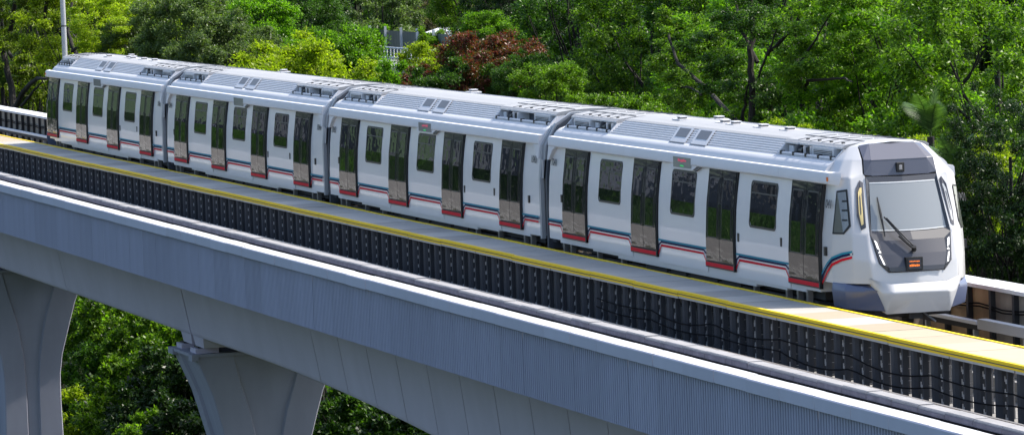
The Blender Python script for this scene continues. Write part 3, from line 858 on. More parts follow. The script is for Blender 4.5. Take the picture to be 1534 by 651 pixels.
# piers
HALF = [(-3.75, 2.18, 1.02), (-4.02, 2.05, .96), (-4.6, 1.80, .82), (-5.0, 1.64, .70), (-5.5, 1.50, .55), (-6.1, 1.34, .42), (-6.9, 1.13, .30), (-7.6, 1.04, .245), (-8.6, 1.03, .225), (-10, 1.06, .22), (-14.6, 1.10, .22)]
def pier(xc, yc, label):
    g = empty('viaduct_pier', (xc, yc, -14.5), label, 'bridge pier', 'concrete piers of the viaduct')
    b = MB(); rings = []
    P = []
    for (z0, h0, c0), (z1, h1, c1) in zip(HALF, HALF[1:]):
        for k in range(3):
            t = k / 3; P.append((z0 + (z1 - z0) * t, h0 + (h1 - h0) * t, c0 + (c1 - c0) * t))
    P.append(HALF[-1])
    for z, h, c in P:
        t = min(1, max(0, (-3.75 - z) / 4)); D = 1.6 - .35 * t     # half depth along the track
        gr = .10 * min(1, (-3.75 - z) / .6 + .15); gs = .10
        # outline: +X face has a recessed middle between two creases; the side faces a shallow groove
        half = [(D, -h + .03), (D, -c - .02), (D - gr, -c + .03), (D - gr, c - .03), (D, c + .02), (D, h - .03)]
        sidep = [(D - .03, h), (D * .45 + .03, h), (D * .45, h - gs), (-D * .45, h - gs), (-D * .45 - .03, h), (-D + .03, h)]
        ring = [(x, y, z) for x, y in half + sidep] + [(-x, -y, z) for x, y in half + sidep]
        rings.append(ring)
    n = len(rings[0]); m = len(rings)
    b.add([v for r_ in rings for v in r_], [(k * n + i, k * n + (i + 1) % n, (k + 1) * n + (i + 1) % n, (k + 1) * n + i) for k in range(m - 1) for i in range(n)] + [tuple(range(n)), tuple((m - 1) * n + i for i in range(n))], 0)
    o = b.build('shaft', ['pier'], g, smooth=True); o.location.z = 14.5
    b = MB()
    b.box(-1.64, 1.64, -2.22, 2.22, -3.83, -3.74, 0)
    b.box(-1.66, -1.0, -2.25, -2.05, -3.93, -3.745, 0); b.box(1.2, 1.66, -2.25, -2.05, -3.93, -3.745, 0)
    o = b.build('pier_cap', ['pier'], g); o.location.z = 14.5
    for sx in (-1, 1):
        for sy in (-1, 1):
            b = MB()
            b.box(sx * .95 - .38, sx * .95 + .38, sy * 1.72 - .34, sy * 1.72 + .34, -3.74, -3.60, 0); b.box(sx * .95 - .26, sx * .95 + .26, sy * 1.72 - .25, sy * 1.72 + .25, -3.60, -3.55, 1)
            o = b.build('bearing', ['concrete', 'black'], g); o.location.z = 14.5
    return g
pier(-29.7, -2.62, 'flared concrete pier under the dark girder joint, with bearings showing on its cap')
pier(-67.5, -2.62, 'flared grey pier at the left edge, cut off by the frame')
pier(14.5, -2.62, 'flared pier beneath the near span, mostly hidden below the frame')

# near parapet: ribbed outer panels, coping band, sloping top with sunlight painted on
SEG = 1.8
par = empty('near_parapet', (0, -7.5, -.9), 'pale blue grey parapet nearest the camera, with fluted panels below a smooth coping', 'parapet wall')
b = MB()
n = 13; prof = []
for k in range(n):
    x = k * SEG / n
    for dx, d in ((.0, 0), (.068, 0), (.078, .06), (.128, .06)): prof.append((x + .004 + dx * .97, d))
prof.append((SEG - .006, 0))
m = len(prof)
for (z0, z1) in ((-.93, .385),):
    b.add([(x, -.002 + d, z0 + .9) for x, d in prof] + [(x, -.002 + d, z1 + .9) for x, d in prof], [(i, i + 1, m + i + 1, m + i) for i in range(m - 1)], 0)
    b.add([(0.004, 0, z0 + .9), (SEG - .004, 0, z0 + .9), (SEG - .004, .25, z0 + .9), (0.004, .25, z0 + .9)], [(0, 1, 2, 3)], 0)
    b.box(.004, SEG - .004, .08, .25, z0 + .902, z1 + .9, 0)
ribp = b.build('ribbed_panel', ['ribs'], par)
b = MB()
b.prism_x([(-.075, 1.285), (-.075, 1.50), (-.06, 1.515), (.15, 1.572), (.16, 1.555), (.16, 1.285)], .007, SEG - .007, 0)
b.add([(.007, -.058, 1.5195), (SEG - .007, -.058, 1.5195), (SEG - .007, .148, 1.5755), (.007, .148, 1.5755)], [(0, 1, 2, 3)], 1)
cop = b.build('coping_panel', ['coping', 'topsunlit'], par)
ks = range(-48, 30)
rc = random.Random(4)
for i, k in enumerate(ks):
    if i == 0: ribp.location.x = k * SEG; cop.location.x = k * SEG; continue
    put(ribp, 'ribbed_panel', (k * SEG, rc.uniform(-.004, .004), 0), par)
    put(cop, 'coping_panel', (k * SEG, rc.uniform(-.006, .006), rc.uniform(-.004, .004)), par)
b = MB(); b.box(-90, 54, .13, .149, -.05, 1.28, 0)
wl = b.build('core_wall', ['concrete'], par)
# weathered cable trough behind it
b = MB()
x = -90; rr = random.Random(8)
while x < 54:
    w = 1.2 + rr.random() * .05; h = rr.uniform(-.012, .012)
    b.box(x, x + w, -6.99, -6.932, .1, .585, 1); b.box(x + .01, x + w - .01, -6.945, -6.931, .59, .675 + h + rr.uniform(-.012, .012), 2)  # black strip put in as the dark slot; plate beside it carries painted shade
    b.prism_x([(-6.93, -.55), (-6.93, .70 + h), (-6.91, .72 + h), (-6.66, .72 + h), (-6.64, .70 + h), (-6.64, -.55)], x + .01, x + w - .01, 0); x += w
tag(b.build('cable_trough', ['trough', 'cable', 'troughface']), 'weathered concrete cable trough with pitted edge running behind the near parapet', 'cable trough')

# far parapet: stained inner face, posts, white capping
fp = empty('far_parapet', (0, 2.3, -.5), 'stained concrete parapet with white capping slabs on the far side of the train', 'parapet wall')
rr = random.Random(2)
capm = MB(); capm.prism_x([(-.02, 1.20), (-.02, 1.28), (.62, 1.30), (.62, 1.20)], .01, 2.59, 0)
capo = capm.build('capping_slab', ['capwhite'], fp)
pan = MB(); pan.box(.015, 1.285, .10, .3, -.05, 1.2, 0)
panA = pan.build('wall_panel', ['oldwall'], fp)
pan2 = MB(); pan2.box(.015, 1.285, .10, .3, -.05, 1.2, 0); panB = pan2.build('wall_panel', ['woodwall'], fp)
pst = MB(); pst.box(-.06, .06, .0, .12, -.05, 1.2, 0); pst.box(-.09, .09, -.12, .02, .42, .56, 1); pst.box(-.02, .02, -.35, -.05, .47, .50, 1)
psto = pst.build('wall_post', ['under', 'black'], fp)
fr = {'c': True, 'A': True, 'B': True, 'p': True}
x = -104.0; k = 0
while x < 34:
    vis = x < -84 or x > 8
    if vis:
        if k % 2 == 0: 
            if fr['c']: capo.location = (x, 0, 0); fr['c'] = False
            else: put(capo, 'capping_slab', (x, rr.uniform(-.02, .02), rr.uniform(-.008, .008)), fp)
        t = 'B' if 12 < x < 15.6 else 'A'; o = panB if t == 'B' else panA
        if fr[t]: o.location = (x, 0, 0); fr[t] = False
        else: put(o, 'wall_panel', (x, rr.uniform(-.01, .01), 0), fp)
        if fr['p']: psto.location = (x, 0, 0); fr['p'] = False
        else: put(psto, 'wall_post', (x, 0, 0), fp)
    x += 1.3; k += 1
b = MB(); b.box(-84, 8, .10, .3, -.05, 1.2, 0); b.prism_x([(-.02, 1.20), (-.02, 1.28), (.62, 1.30), (.62, 1.20)], -83.6, 8, 1)
b.build('middle_wall', ['oldwall', 'capwhite'], fp)
b = MB()
for z in (.86, .80): b.tube([(x, .02, z + .03 * math.sin(x * 2.4)) for x in [-104 + .65 * i for i in range(212)]], .018, 5, 0)
b.build('wall_cable', ['cable'], fp)

# rails, sleepers, third rails
for name, yc, lab in (('railway_track', 0, 'far track of steel rails and plinths under the train'), ('railway_track', -4.9, 'empty near track lying in the trough between walkway and near parapet')):
    t = empty(name, (0, yc, 0), lab, 'railway track')
    for s in (-1, 1):
        b = MB(); y = s * .7175
        b.prism_x([(y - .036, 0), (y + .036, 0), (y + .03, -.04), (y + .008, -.05), (y + .008, -.13), (y + .07, -.155), (y - .07, -.155), (y - .008, -.13), (y - .008, -.05), (y - .03, -.04)], -140, 58, 0)
        b.build('rail', ['rail'], t)
        b = MB(); b.box(-140, 58, y - .3, y + .3, -.548, -.18, 0); b.build('plinth', ['deck'], t)
for yc, lab in ((2.0, 'white covered third rail beside the far parapet'), (-6.3, 'covered third rail beside the near track')):
    t = empty('third_rail', (0, yc, 0), lab, 'third rail')
    x = -140; k = 0
    b = MB()
    for a, c, z in ((-140, 17.1, .0), (17.25, 58, .07)):
        b.box(a, c, -.09, .09, z + .02, z + .085, 0)
        if z: b.box(a, c, -.12, -.09, z - .12, z + .085, 1)
        else: b.box(a, c, -.07, .07, z - .09, z + .02, 2)
    b.build('cover', ['railcover', 'bracket', 'under'], t)
    b = MB()
    for q in range(70):
        b.box(-140 + q * 2.8, -139.92 + q * 2.8, -.05, .05, -.55, -.09, 0)
    o = b.build('bracket', ['bracket'], t); o['kind'] = 'stuff'

# ------------------------------------------------------------------ centre walkway
wk = empty('evacuation_walkway', (0, -2.45, .7), 'raised concrete walkway with yellow edges on steel posts beside the train', 'walkway')
b = MB(); b.box(.008, 1.592, -.585, .585, -.07, 0, 0); slab = b.build('walkway_slab', ['slab'], wk)
b = MB(); b.box(.008, 1.592, -.585, .585, -.07, 0, 0); slab2 = b.build('walkway_slab', ['slabtan'], wk)
rr = random.Random(12)
xs = [-70 + 1.6 * i for i in range(67)]
f1 = f2 = True
for i, x in enumerate(xs):
    tan = (x > 18 and rr.random() < .55)
    o = slab2 if tan else slab
    dz = rr.uniform(-.006, .006)
    if tan and f2: o.location = (x, 0, dz); f2 = False; continue
    if not tan and f1: o.location = (x, 0, dz); f1 = False; continue
    put(o, 'walkway_slab', (x, 0, dz), wk)
b = MB()
for q in range(26): b.box(-70 - 1.6 * (q + 1) + .008, -70 - 1.6 * q - .008, -.585, .585, -.07, 0, 0)
b.build('far_walkway_slab', ['slabtan'], wk)['kind'] = 'stuff'
for y0, y1, nm in ((-.665, -.59, 'o'), (.59, .665, 'i')):
    b = MB(); x = -112
    while x < 38:
        L = 3.2; dz = rr.uniform(-.008, .008)
        b.box(x + .006, x + L - .006, y0, y1, -.10 + dz, .018 + dz, 0)
        if nm == 'o':
            b.box(x + .006, x + L - .006, y0 - .014, y0 - .002, -.055 + dz, -.04 + dz, 1)
            b.box(x + .03, x + L - .03, y0 + .01, y0 + .06, -.145 + dz, -.10 + dz, 2)
        x += L
    b.build('yellow_edge_beam', ['yellow', 'black', 'frame_grey'], wk)
# support frames
b = MB()
def frame(b, x):
    b.tube([(x, -.50, -1.25), (x, -.50, -.14)], .125, 10, 0)
    b.tube([(x + .5, .30, -1.25), (x + .5, .30, -.14)], .08, 8, 0)
    b.box(x - .04, x + .04, -.58, .58, -.20, -.08, 0)
    b.box(x + .12, x + .145, -.395, -.37, -1.25, -.12, 1)      # conduit on the flank
    b.box(x + .5, x + .56, -.60, -.50, -1.25, -.12, 0)
    for k in range(4):
        z = -.33 - .225 * k
        b.box(x + .13, x + .15, -.50, -.48, z - .05, z + .045, 1)
        b.box(x + .45, x + .456, -.52, -.2, z - .005, z + .002, 1)
        b.box(x + .60, x + .62, -.66, -.638, z - .04, z + .04, 1)
frame(b, 0)
fr0 = b.build('support_post', ['post', 'bracket'], wk, smooth=True)
fr0.location.x = -65.5
for k in range(1, 95): put(fr0, 'support_post', (-65.5 + 1.06 * k, 0, 0), wk)
b = MB()
for k in range(1, 40): frame(b, -65.5 - 1.06 * k)
b.build('distant_support_posts', ['post', 'bracket'], wk)['kind'] = 'stuff'
for z0, y in ((-.50, -.70), (-.72, -.72)):
    b = MB(); pts = []; rq = random.Random(int(-z0 * 100)); amp = [rq.uniform(.02, .16) for _ in range(60)]; off_ = [rq.uniform(-.03, .03) for _ in range(61)]
    for i in range(7 * 2, 37 * 2):
        x = i / 2; q_ = (x + 112) / 4.24; k_ = int(q_); ph = q_ - k_; pts.append((x, y, z0 + off_[k_] * (1 - ph) + off_[k_ + 1] * ph - amp[k_] * 4 * ph * (1 - ph)))
    b.tube(pts, .015, 5, 0); b.build('power_cable', ['cable'], wk)
b = MB()
for x in (-72.5, -68.5): b.box(x - 2.3, x + .1, -4.6, -4.54, .45, .50, 0)

# light mast behind the tail of the train
b = MB()
b.tube([(0, 0, 0), (-.1, 0, 8), (-.2, 0, 20)], [.12, .095, .06], 12, 0)
for z in (5.0, 6.8): b.tube([(-z * .0125, 0, z), (-z * .0125, 0, z + .05)], .11, 12, 1)
b.box(-.3, .3, -.3, .3, -.4, .05, 0)
mast = empty('lamp_mast', (-88.0, 3.2, -.6), 'slim grey metal mast rising behind the tail of the train', 'mast')
b.build('mast_shaft', ['galv', 'under'], mast, smooth=True)

# ------------------------------------------------------------------ terrain
def ground(y):
    if y < 9: return -14.2
    if y < 48: return -14.2 + (y - 9) / 39 * 12.9
    return -1.3 + (y - 48) * .03
b = MB()
X = [-1600, -700, -400, -300, -220, -160, -120, -80, -40, 0, 60, 160, 500]; Y = [-900, -300, -120, -60, 0, 9, 14, 20, 26, 32, 40, 48, 70, 120, 300, 1200]
rr = random.Random(1)
vs = [(x, y, ground(y) + (rr.uniform(-.5, .5) if 9 < y < 200 else 0)) for y in Y for x in X]; nx = len(X)
b.add(vs, [(j * nx + i, j * nx + i + 1, (j + 1) * nx + i + 1, (j + 1) * nx + i) for j in range(len(Y) - 1) for i in range(nx - 1)], 0)
tag(b.build('ground', ['soil'], smooth=True), kind='structure')

M['sky_screen'] = pbr('sky_screen_green', (.035, .055, .035), 1, spec=.02, noise=(.02, .5))  # added unseen ridge, keeps pale horizon sky out of the window reflections
b = MB(); rr = random.Random(21); pr = []
for i in range(61):
    x = -2600 + i * 50; h = 95 + 35 * math.sin(i * .37) * math.sin(i * .13 + 1) + rr.uniform(-5, 5)
    pr.append((x, h))
b.add([(x, -420, -15) for x, h in pr] + [(x, -520, h) for x, h in pr] + [(x, -760, -15) for x, h in pr], [(k * 61 + i, k * 61 + i + 1, (k + 1) * 61 + i + 1, (k + 1) * 61 + i) for k in range(2) for i in range(60)], 0)
tag(b.build('sky_screen_ridge', ['sky_screen'], smooth=True), kind='structure')

# ------------------------------------------------------------------ trees
def tube_into(b, p0, p1, r0, r1, rng, seg=5, wob=.12, n=7):
    p0, p1 = Vector(p0), Vector(p1); L = (p1 - p0).length; pts = []; rs = []
    off = Vector((0, 0, 0))
    for i in range(seg + 1):
        t = i / seg
        if 0 < i < seg: off += Vector((rng.uniform(-1, 1), rng.uniform(-1, 1), rng.uniform(-.4, .6))) * wob * L / seg
        pts.append(p0.lerp(p1, t) + off * (1 - t * .3) * (0 if i in (0,) else 1)); rs.append(r0 + (r1 - r0) * t)
    b.tube(pts, rs, n, 0, cap=False)
    return pts
def build_tree(seed, H, RX, crown0, nclu, nleaf, leaf, trunk_r, droop=.35, clr=(.5, .95), flat=.7, lean=0):
    """mesh pair for a tree of height H: crown of leaf clumps round its limbs, and trunk with limbs; origin at the base"""
    rng = random.Random(seed); g = np.random.default_rng(seed)
    cz = (H + crown0) / 2; rz = (H - crown0) / 2
    cl = []
    while len(cl) < nclu:
        d = Vector((rng.gauss(0, 1), rng.gauss(0, 1), rng.gauss(0, 1))).normalized()
        t = rng.uniform(.35, 1) ** .55
        bump_ = 1 + .22 * math.sin(d.x * 4 + seed) * math.cos(d.y * 5 + seed * 2) + .15 * math.sin(d.z * 7 + seed)
        p = Vector((d.x * RX * t * bump_, d.y * RX * t * bump_, cz + d.z * rz * t * (1 if d.z < 0 else bump_)))
        cl.append((p, rng.uniform(*clr)))
    b = MB()
    tr = tube_into(b, (0, 0, -14), (lean, 0, crown0 + (H - crown0) * .72), trunk_r, trunk_r * .25, rng, 9, .06, 9)
    for p, r_ in cl:
        if rng.random() < .30:
            j = min(len(tr) - 2, max(2, int(len(tr) * min(.95, (p.z - .25 * RX) / H))))
            tube_into(b, tr[j], p, trunk_r * (.42 - .03 * j) , .015, rng, 5, .2, 5)
    tme = b.build('trunk', ['bark'], smooth=False, fix=False); tm = tme.data
    tm.polygons.foreach_set('use_smooth', [True] * len(tm.polygons))
    bpy.data.objects.remove(tme)
    per = np.array([c[1] ** 2 for c in cl]); per = np.maximum(20, (per / per.sum() * nleaf)).astype(int)
    C = []
    for (p, r_), k in zip(cl, per):
        q = g.normal(size=(k, 3)); q /= np.linalg.norm(q, axis=1)[:, None]
        rad = r_ * g.uniform(.15, 1, k) ** .6
        q = q * rad[:, None]; q[:, 2] *= flat
        # sprigs: shove leaves together along a few random twigs
        nt_ = max(4, k // 14); tw = g.normal(size=(nt_, 3)); tw /= np.linalg.norm(tw, axis=1)[:, None]; tw[:, 2] *= flat
        sel = g.integers(0, nt_, k); q = .45 * q + .62 * tw[sel] * rad[:, None]
        C.append(q + np.array(p))
    C = np.concatenate(C); n = len(C)
    # leaf frames
    out = C - np.array([0, 0, cz]); out /= np.linalg.norm(out, axis=1)[:, None] + 1e-6
    ax = g.normal(size=(n, 3)) + out * .8; ax[:, 2] -= droop * 1.6; ax /= np.linalg.norm(ax, axis=1)[:, None]
    nn = g.normal(size=(n, 3)) * .8 + out * .3; nn[:, 2] += .9
    sdv = np.cross(ax, nn); sdv /= np.linalg.norm(sdv, axis=1)[:, None] + 1e-6
    up_ = np.cross(sdv, ax)
    L = leaf * g.uniform(.7, 1.35, n)[:, None]; Wd = L * g.uniform(.38, .52, n)[:, None]
    V = np.empty((n, 4, 3))
    V[:, 0] = C; V[:, 1] = C + ax * L * .5 + sdv * Wd * .5 + up_ * L * .06; V[:, 2] = C + ax * L - up_ * L * .05; V[:, 3] = C + ax * L * .5 - sdv * Wd * .5 + up_ * L * .06
    me = bpy.data.meshes.new('crown'); me.vertices.add(n * 4); me.loops.add(n * 4); me.polygons.add(n)
    me.vertices.foreach_set('co', V.reshape(-1)); me.loops.foreach_set('vertex_index', np.arange(n * 4, dtype=np.int32))
    me.polygons.foreach_set('loop_start', np.arange(0, n * 4, 4, dtype=np.int32)); me.polygons.foreach_set('loop_total', np.full(n, 4, dtype=np.int32))
    me.materials.append(None); me.update(); me.validate()
    return me, tm

KIND = {
 # H, RX, crown0, nclu, nleaf, leaf, trunk
 'tall':   build_tree(21, 22, 5.2, 6.5, 260, 100000, .165, .42, .5, (.45, 1.0), .8),
 'tallb':  build_tree(22, 22, 4.8, 7.5, 210, 85000, .165, .40, .5, (.45, 1.0), .85),
 'round':  build_tree(23, 10, 3.2, 2.2, 130, 60000, .17, .20, .2, (.5, 1.0), .65),
 'roundb': build_tree(24, 10, 3.4, 2.0, 120, 58000, .17, .20, .2, (.5, 1.0), .65),
 'open':   build_tree(25, 16, 3.6, 5.5, 85, 30000, .19, .22, .3, (.5, 1.1), .6),
 'openb':  build_tree(26, 16, 3.4, 5.0, 75, 25000, .19, .20, .3, (.5, 1.1), .6),
 'bush':   build_tree(27, 5, 2.4, .5, 70, 24000, .20, .09, .3, (.35, .75), .7),
 'bushb':  build_tree(28, 5, 2.6, .4, 65, 23000, .21, .09, .3, (.35, .8), .7),
}
SIZE = {'tall': (22, 5.2), 'tallb': (22, 4.8), 'round': (10, 3.2), 'roundb': (10, 3.4), 'open': (16, 3.6), 'openb': (16, 3.4), 'bush': (5, 2.4), 'bushb': (5, 2.6)}
F_ = 7582.44
def where(px, y):
    a = Vector(fw) + rx * ((px - 767) / F_); t = (y - CAMP.y) / a.y
    p = CAMP + a * t; return p.x, t
def ztop(px, py, y):
    d = fw + rx * ((px - 767) / F_) - up * ((py - 325.5) / F_); t = (y - CAMP.y) / d.y
    return CAMP.z + d.z * t
rt = random.Random(99)
def tree(kind, leafk, px, pytop, y, label, name='tree', R_=None, group=None, cat='tree', base=None, rz=None, base_py=None):
    x, t = where(px, y); zt = ztop(px, pytop, y); zb = ground(y) - .1 if base is None else base
    H0, R0 = SIZE[kind]; sxy = sz = R_ / R0
    o = empty(name, (x, y, zb), label, cat, group, rt.uniform(0, 6.28) if rz is None else rz)
    for nm, me in (('crown', KIND[kind][0]), ('trunk', KIND[kind][1])):
        c = bpy.data.objects.new(nm, me); COL.objects.link(c); c.parent = o; c.scale = (sxy, sxy, sz); c.location.z = zt - H0 * sz - zb
        if nm == 'crown':
            c.material_slots[0].link = 'OBJECT'; c.material_slots[0].material = LM[leafk]
    return o

# far wood, row upon row (each a tree)
for i, px in enumerate(range(-160, 1800, 62)):
    if 455 < px < 800: continue
    y = 34 + rt.uniform(0, 8)
    tree(['tall', 'tallb'][i % 2], ['dark', 'mid', 'deep', 'grey', 'dark'][i % 5], px, rt.uniform(-230, -120), y, 'tall dense tree in the wood standing far behind the train', R_=rt.uniform(4.0, 5.0), group='trees of the wood behind the train')
for i, px in enumerate(range(-200, 1900, 110)):
    tree(['tall', 'tallb'][i % 2], ['deep', 'dark'][i % 2], px, -280 if not 500 < px < 780 else -160, 66 + rt.uniform(0, 14), 'tall dense tree in the wood standing far behind the train', R_=7, group='trees of the wood behind the train')
for i, px in enumerate(range(-60, 1650, 60)):     # understorey which closes the wood near the ground
    y = 25 + rt.uniform(0, 6)
    if 520 < px < 720: py = 150
    else: py = rt.uniform(60, 120) + max(0, (px - 800)) * .1
    tree(['round', 'roundb'][i % 2], ['dark', 'mid', 'deep'][i % 3], px, py, y, 'dark bushy tree filling the gaps low in the wood', R_=3.6, group='low trees filling the wood', base=ground(y))
T = tree
# left
T('open', 'olive', 18, -120, 9.5, 'olive tree with bare dark trunk at the left edge of the photo', R_=3.6)
T('openb', 'olive', 62, -90, 13, 'thin olive tree between the left edge and the grey mast', R_=3.0)
T('open', 'lime', 128, -70, 11, 'yellow green tree with dark forked trunk just right of the grey mast', R_=2.6)
T('round', 'grey', 215, 18, 12, 'rounded dark grey green tree right of the yellow green tree', R_=1.9)
T('open', 'lime', 250, -80, 22, 'bright lime tree glowing behind the grey green trees on the left', R_=3)
T('round', 'grey', 292, -30, 13.5, 'tall grey green tree above the second carriage from the left', R_=2.3)
T('roundb', 'grey', 352, 8, 14.5, 'loose grey green tree beside the lime bushy tree', R_=2.4)
T('round', 'bright', 385, -30, 24, 'bright green tree top behind the loose grey green tree', R_=2.6)
T('roundb', 'lime', 470, 38, 14, 'broad lime yellow bushy tree over the roof of the second carriage', R_=3.1)
T('round', 'bright', 520, 26, 20, 'green large leaved tree just behind the lime yellow bushy tree', R_=2.6)
T('roundb', 'lime', 415, 75, 13, 'smaller lime shrub at the left foot of the lime yellow bushy tree', R_=1.6)
T('bush', 'bright', 600, 98, 14, 'low green shrub in front of the white railings', R_=1.4)
T('round', 'lime', 660, 52, 18, 'yellow green tree between the white railings and the maroon tree', R_=1.9)
T('open', 'dry', 600, -80, 62, 'bare brownish tree hanging over the grey sheet fence', R_=5)
T('open', 'dry', 690, -70, 58, 'pale dry tree top right of the bare brownish tree', R_=4.5)
T('round', 'red', 732, 34, 16, 'maroon leaved tree above the third carriage', R_=2.15)
T('roundb', 'dark', 800, 70, 15, 'dark green tree touching the right side of the maroon tree', R_=1.3)
T('roundb', 'dark', 695, 70, 15, 'dark green tree mixed into the left side of the maroon tree', R_=1.8)
T('bushb', 'red', 655, 105, 14.5, 'low maroon shrub at the left foot of the maroon tree', R_=1.3)
T('round', 'mid', 838, 84, 13, 'conical green tree in front of the tall dark trees right of the maroon tree', R_=1.35)
T('round', 'bright', 742, 8, 30, 'small bright green dome shaped tree far behind the maroon tree', R_=1.8)
# right
T('tall', 'dark', 880, -90, 21, 'tall dark green tree right of the conical green tree', R_=3.6)
T('tallb', 'mid', 985, -70, 19, 'tall drooping green tree over the gap between the last two carriages', R_=3.4)
T('tall', 'dark', 1120, -130, 22, 'very dark tall tree with black trunk above the leading carriage', R_=4.2)
T('open', 'bright', 1085, 0, 18.5, 'light green open tree in front of the black trunk', R_=2.8)
T('tallb', 'mid', 1235, -60, 19, 'tall leafy green tree above the front half of the leading carriage', R_=4.0)
T('open', 'bright', 1300, -20, 16.5, 'bright leaved open tree above the cab of the train', R_=3.0)
T('tall', 'mid', 1390, -70, 19, 'tall green tree behind the palm', R_=3.6)
T('tallb', 'mid', 1500, -90, 17, 'tall dark green tree at the right edge of the photo', R_=3.8)
T('roundb', 'lime', 1165, 172, 10.5, 'low yellow green shrub peeping over the roof of the leading carriage', R_=1.4)
T('round', 'lime', 1262, 190, 10.5, 'low lime shrub just left of the cab roof', R_=1.5)
T('round', 'lime', 1410, 188, 12, 'bright yellow green tree behind the nose of the train', R_=1.7)
T('tallb', 'deep', 1515, 140, 10, 'dark shaded bushy tree above the far parapet at the right edge', R_=1.9)
T('openb', 'deep', 1468, 235, 9, 'dark low bush tree between the nose and the far parapet', R_=1.4)
T('round', 'mid', 1060, 150, 13, 'mid green low tree behind the roof vents of the leading carriage', R_=1.9)
T('round', 'mid', 930, 128, 14, 'green low tree behind the third gangway', R_=1.8)
T('tall', 'deep', 800, -120, 34, 'very dark tall tree between the maroon tree and the conical green tree, farther back', R_=3.2)
T('tallb', 'dark', 455, -100, 36, 'dark tree rising behind the lime yellow bushy tree', R_=3.2)
T('bush', 'bright', 572, 44, 45.7, 'creeper heaped over the left end of the grey sheet fence', R_=1.6, cat='plant', name='creeper')
T('bushb', 'mid', 655, 46, 45.7, 'creeper hanging over the right end of the grey sheet fence', R_=1.5, cat='plant', name='creeper')
T('tallb', 'deep', 545, -110, 55, 'dark tree standing behind the left end of the grey sheet fence', R_=3.6)
T('tall', 'dark', 640, -120, 58, 'dark green tree standing behind the right end of the grey sheet fence', R_=3.8)
T('openb', 'grey', 590, -60, 51, 'thin grey tree just behind the middle of the grey sheet fence', R_=3.0)
T('tallb', 'mid', 725, -120, 50, 'green tree behind the white roofed shed', R_=3.2)
# below the viaduct
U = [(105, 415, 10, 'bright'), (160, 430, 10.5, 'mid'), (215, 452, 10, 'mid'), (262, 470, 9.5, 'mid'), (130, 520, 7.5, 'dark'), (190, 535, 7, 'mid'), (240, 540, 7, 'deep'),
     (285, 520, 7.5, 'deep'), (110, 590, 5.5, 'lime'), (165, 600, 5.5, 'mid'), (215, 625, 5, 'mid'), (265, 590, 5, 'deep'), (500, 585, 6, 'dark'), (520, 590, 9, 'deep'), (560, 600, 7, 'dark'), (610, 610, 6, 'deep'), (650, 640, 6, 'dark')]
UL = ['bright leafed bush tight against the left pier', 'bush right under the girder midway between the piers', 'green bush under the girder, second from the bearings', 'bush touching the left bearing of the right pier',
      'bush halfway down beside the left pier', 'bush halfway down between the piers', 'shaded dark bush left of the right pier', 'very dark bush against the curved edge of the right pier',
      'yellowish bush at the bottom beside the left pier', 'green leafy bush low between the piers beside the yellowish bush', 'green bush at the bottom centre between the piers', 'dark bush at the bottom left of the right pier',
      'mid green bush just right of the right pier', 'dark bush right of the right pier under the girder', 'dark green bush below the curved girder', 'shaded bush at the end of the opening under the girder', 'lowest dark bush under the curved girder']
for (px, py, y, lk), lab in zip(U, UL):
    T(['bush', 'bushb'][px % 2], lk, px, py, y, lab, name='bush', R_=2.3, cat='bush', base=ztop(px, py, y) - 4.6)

# trees whose dark limbs show through the leaves
def limbed(y, limbs, crowns, label, leafk):
    x, t = where(limbs[0][0][0][0], y); g0 = ground(y)
    o = empty('tree', (x, y, g0), label, 'tree')
    b = MB(); rng = random.Random(len(label))
    for k, (pts, w0, w1) in enumerate(limbs):
        P = []
        for px, py in pts:
            xx, tt = where(px, y); P.append(Vector((xx - x, rng.uniform(-.25, .25), ztop(px, py, y) - g0)))
        if k == 0: P = [Vector((P[0].x, 0, -1))] + P
        Q = []
        for a, c in zip(P, P[1:]):
            for q in range(4): Q.append(a.lerp(c, q / 4) + Vector((rng.uniform(-.03, .03), rng.uniform(-.05, .05), 0)))
        Q.append(P[-1]); m = t / F_
        b.tube(Q, [max(.01, (w0 + (w1 - w0) * i / (len(Q) - 1)) * m / 2) for i in range(len(Q))], 8, 0)
    b.build('trunk', ['bark'], o)
    for kind, px, py, r_ in crowns:
        H0, R0 = SIZE[kind]; sc = r_ / R0; xx, tt = where(px, y)
        c = bpy.data.objects.new('crown', KIND[kind][0]); COL.objects.link(c); c.parent = o; c.scale = (sc, sc, sc * .8)
        c.location = (xx - x, rng.uniform(.2, .8), ztop(px, py, y) - g0 - H0 * sc * .8); c.rotation_euler.z = rng.uniform(0, 6)
        c.material_slots[0].link = 'OBJECT'; c.material_slots[0].material = LM[leafk]
limbed(14.0, [([(1136, 260), (1134, 150), (1131, 90), (1128, 30), (1124, -60)], 13, 7), ([(1131, 95), (1116, 45), (1104, 0)], 7, 3), ([(1134, 140), (1150, 95), (1170, 40)], 5, 2)], [('open', 1128, -30, 1.9)], 'tree with straight black trunk rising above the roof vents of the leading carriage', 'dark')
limbed(13.6, [([(1175, 300), (1140, 215), (1104, 183), (1062, 142), (1028, 96), (1010, 50)], 13, 4), ([(1104, 183), (1112, 150), (1122, 120)], 6, 2), ([(1080, 215), (1066, 190), (1050, 172)], 7, 3), ([(1062, 142), (1040, 130), (1010, 135)], 4, 2)], [('openb', 1015, 10, 1.6)], 'tree with dark leaning limb crossing the leaves left of the straight black trunk', 'mid')
limbed(15.0, [([(1212, 280), (1207, 150), (1209, 100), (1203, 58), (1215, 0)], 12, 5), ([(1207, 138), (1226, 121), (1262, 118), (1285, 123)], 6, 2), ([(1165, 82), (1176, 60), (1192, 38), (1200, 10)], 7, 3), ([(1209, 100), (1232, 70), (1262, 20)], 5, 2)], [('open', 1235, -60, 1.8)], 'tree with black forked trunk and level side branch left of the cab', 'mid')
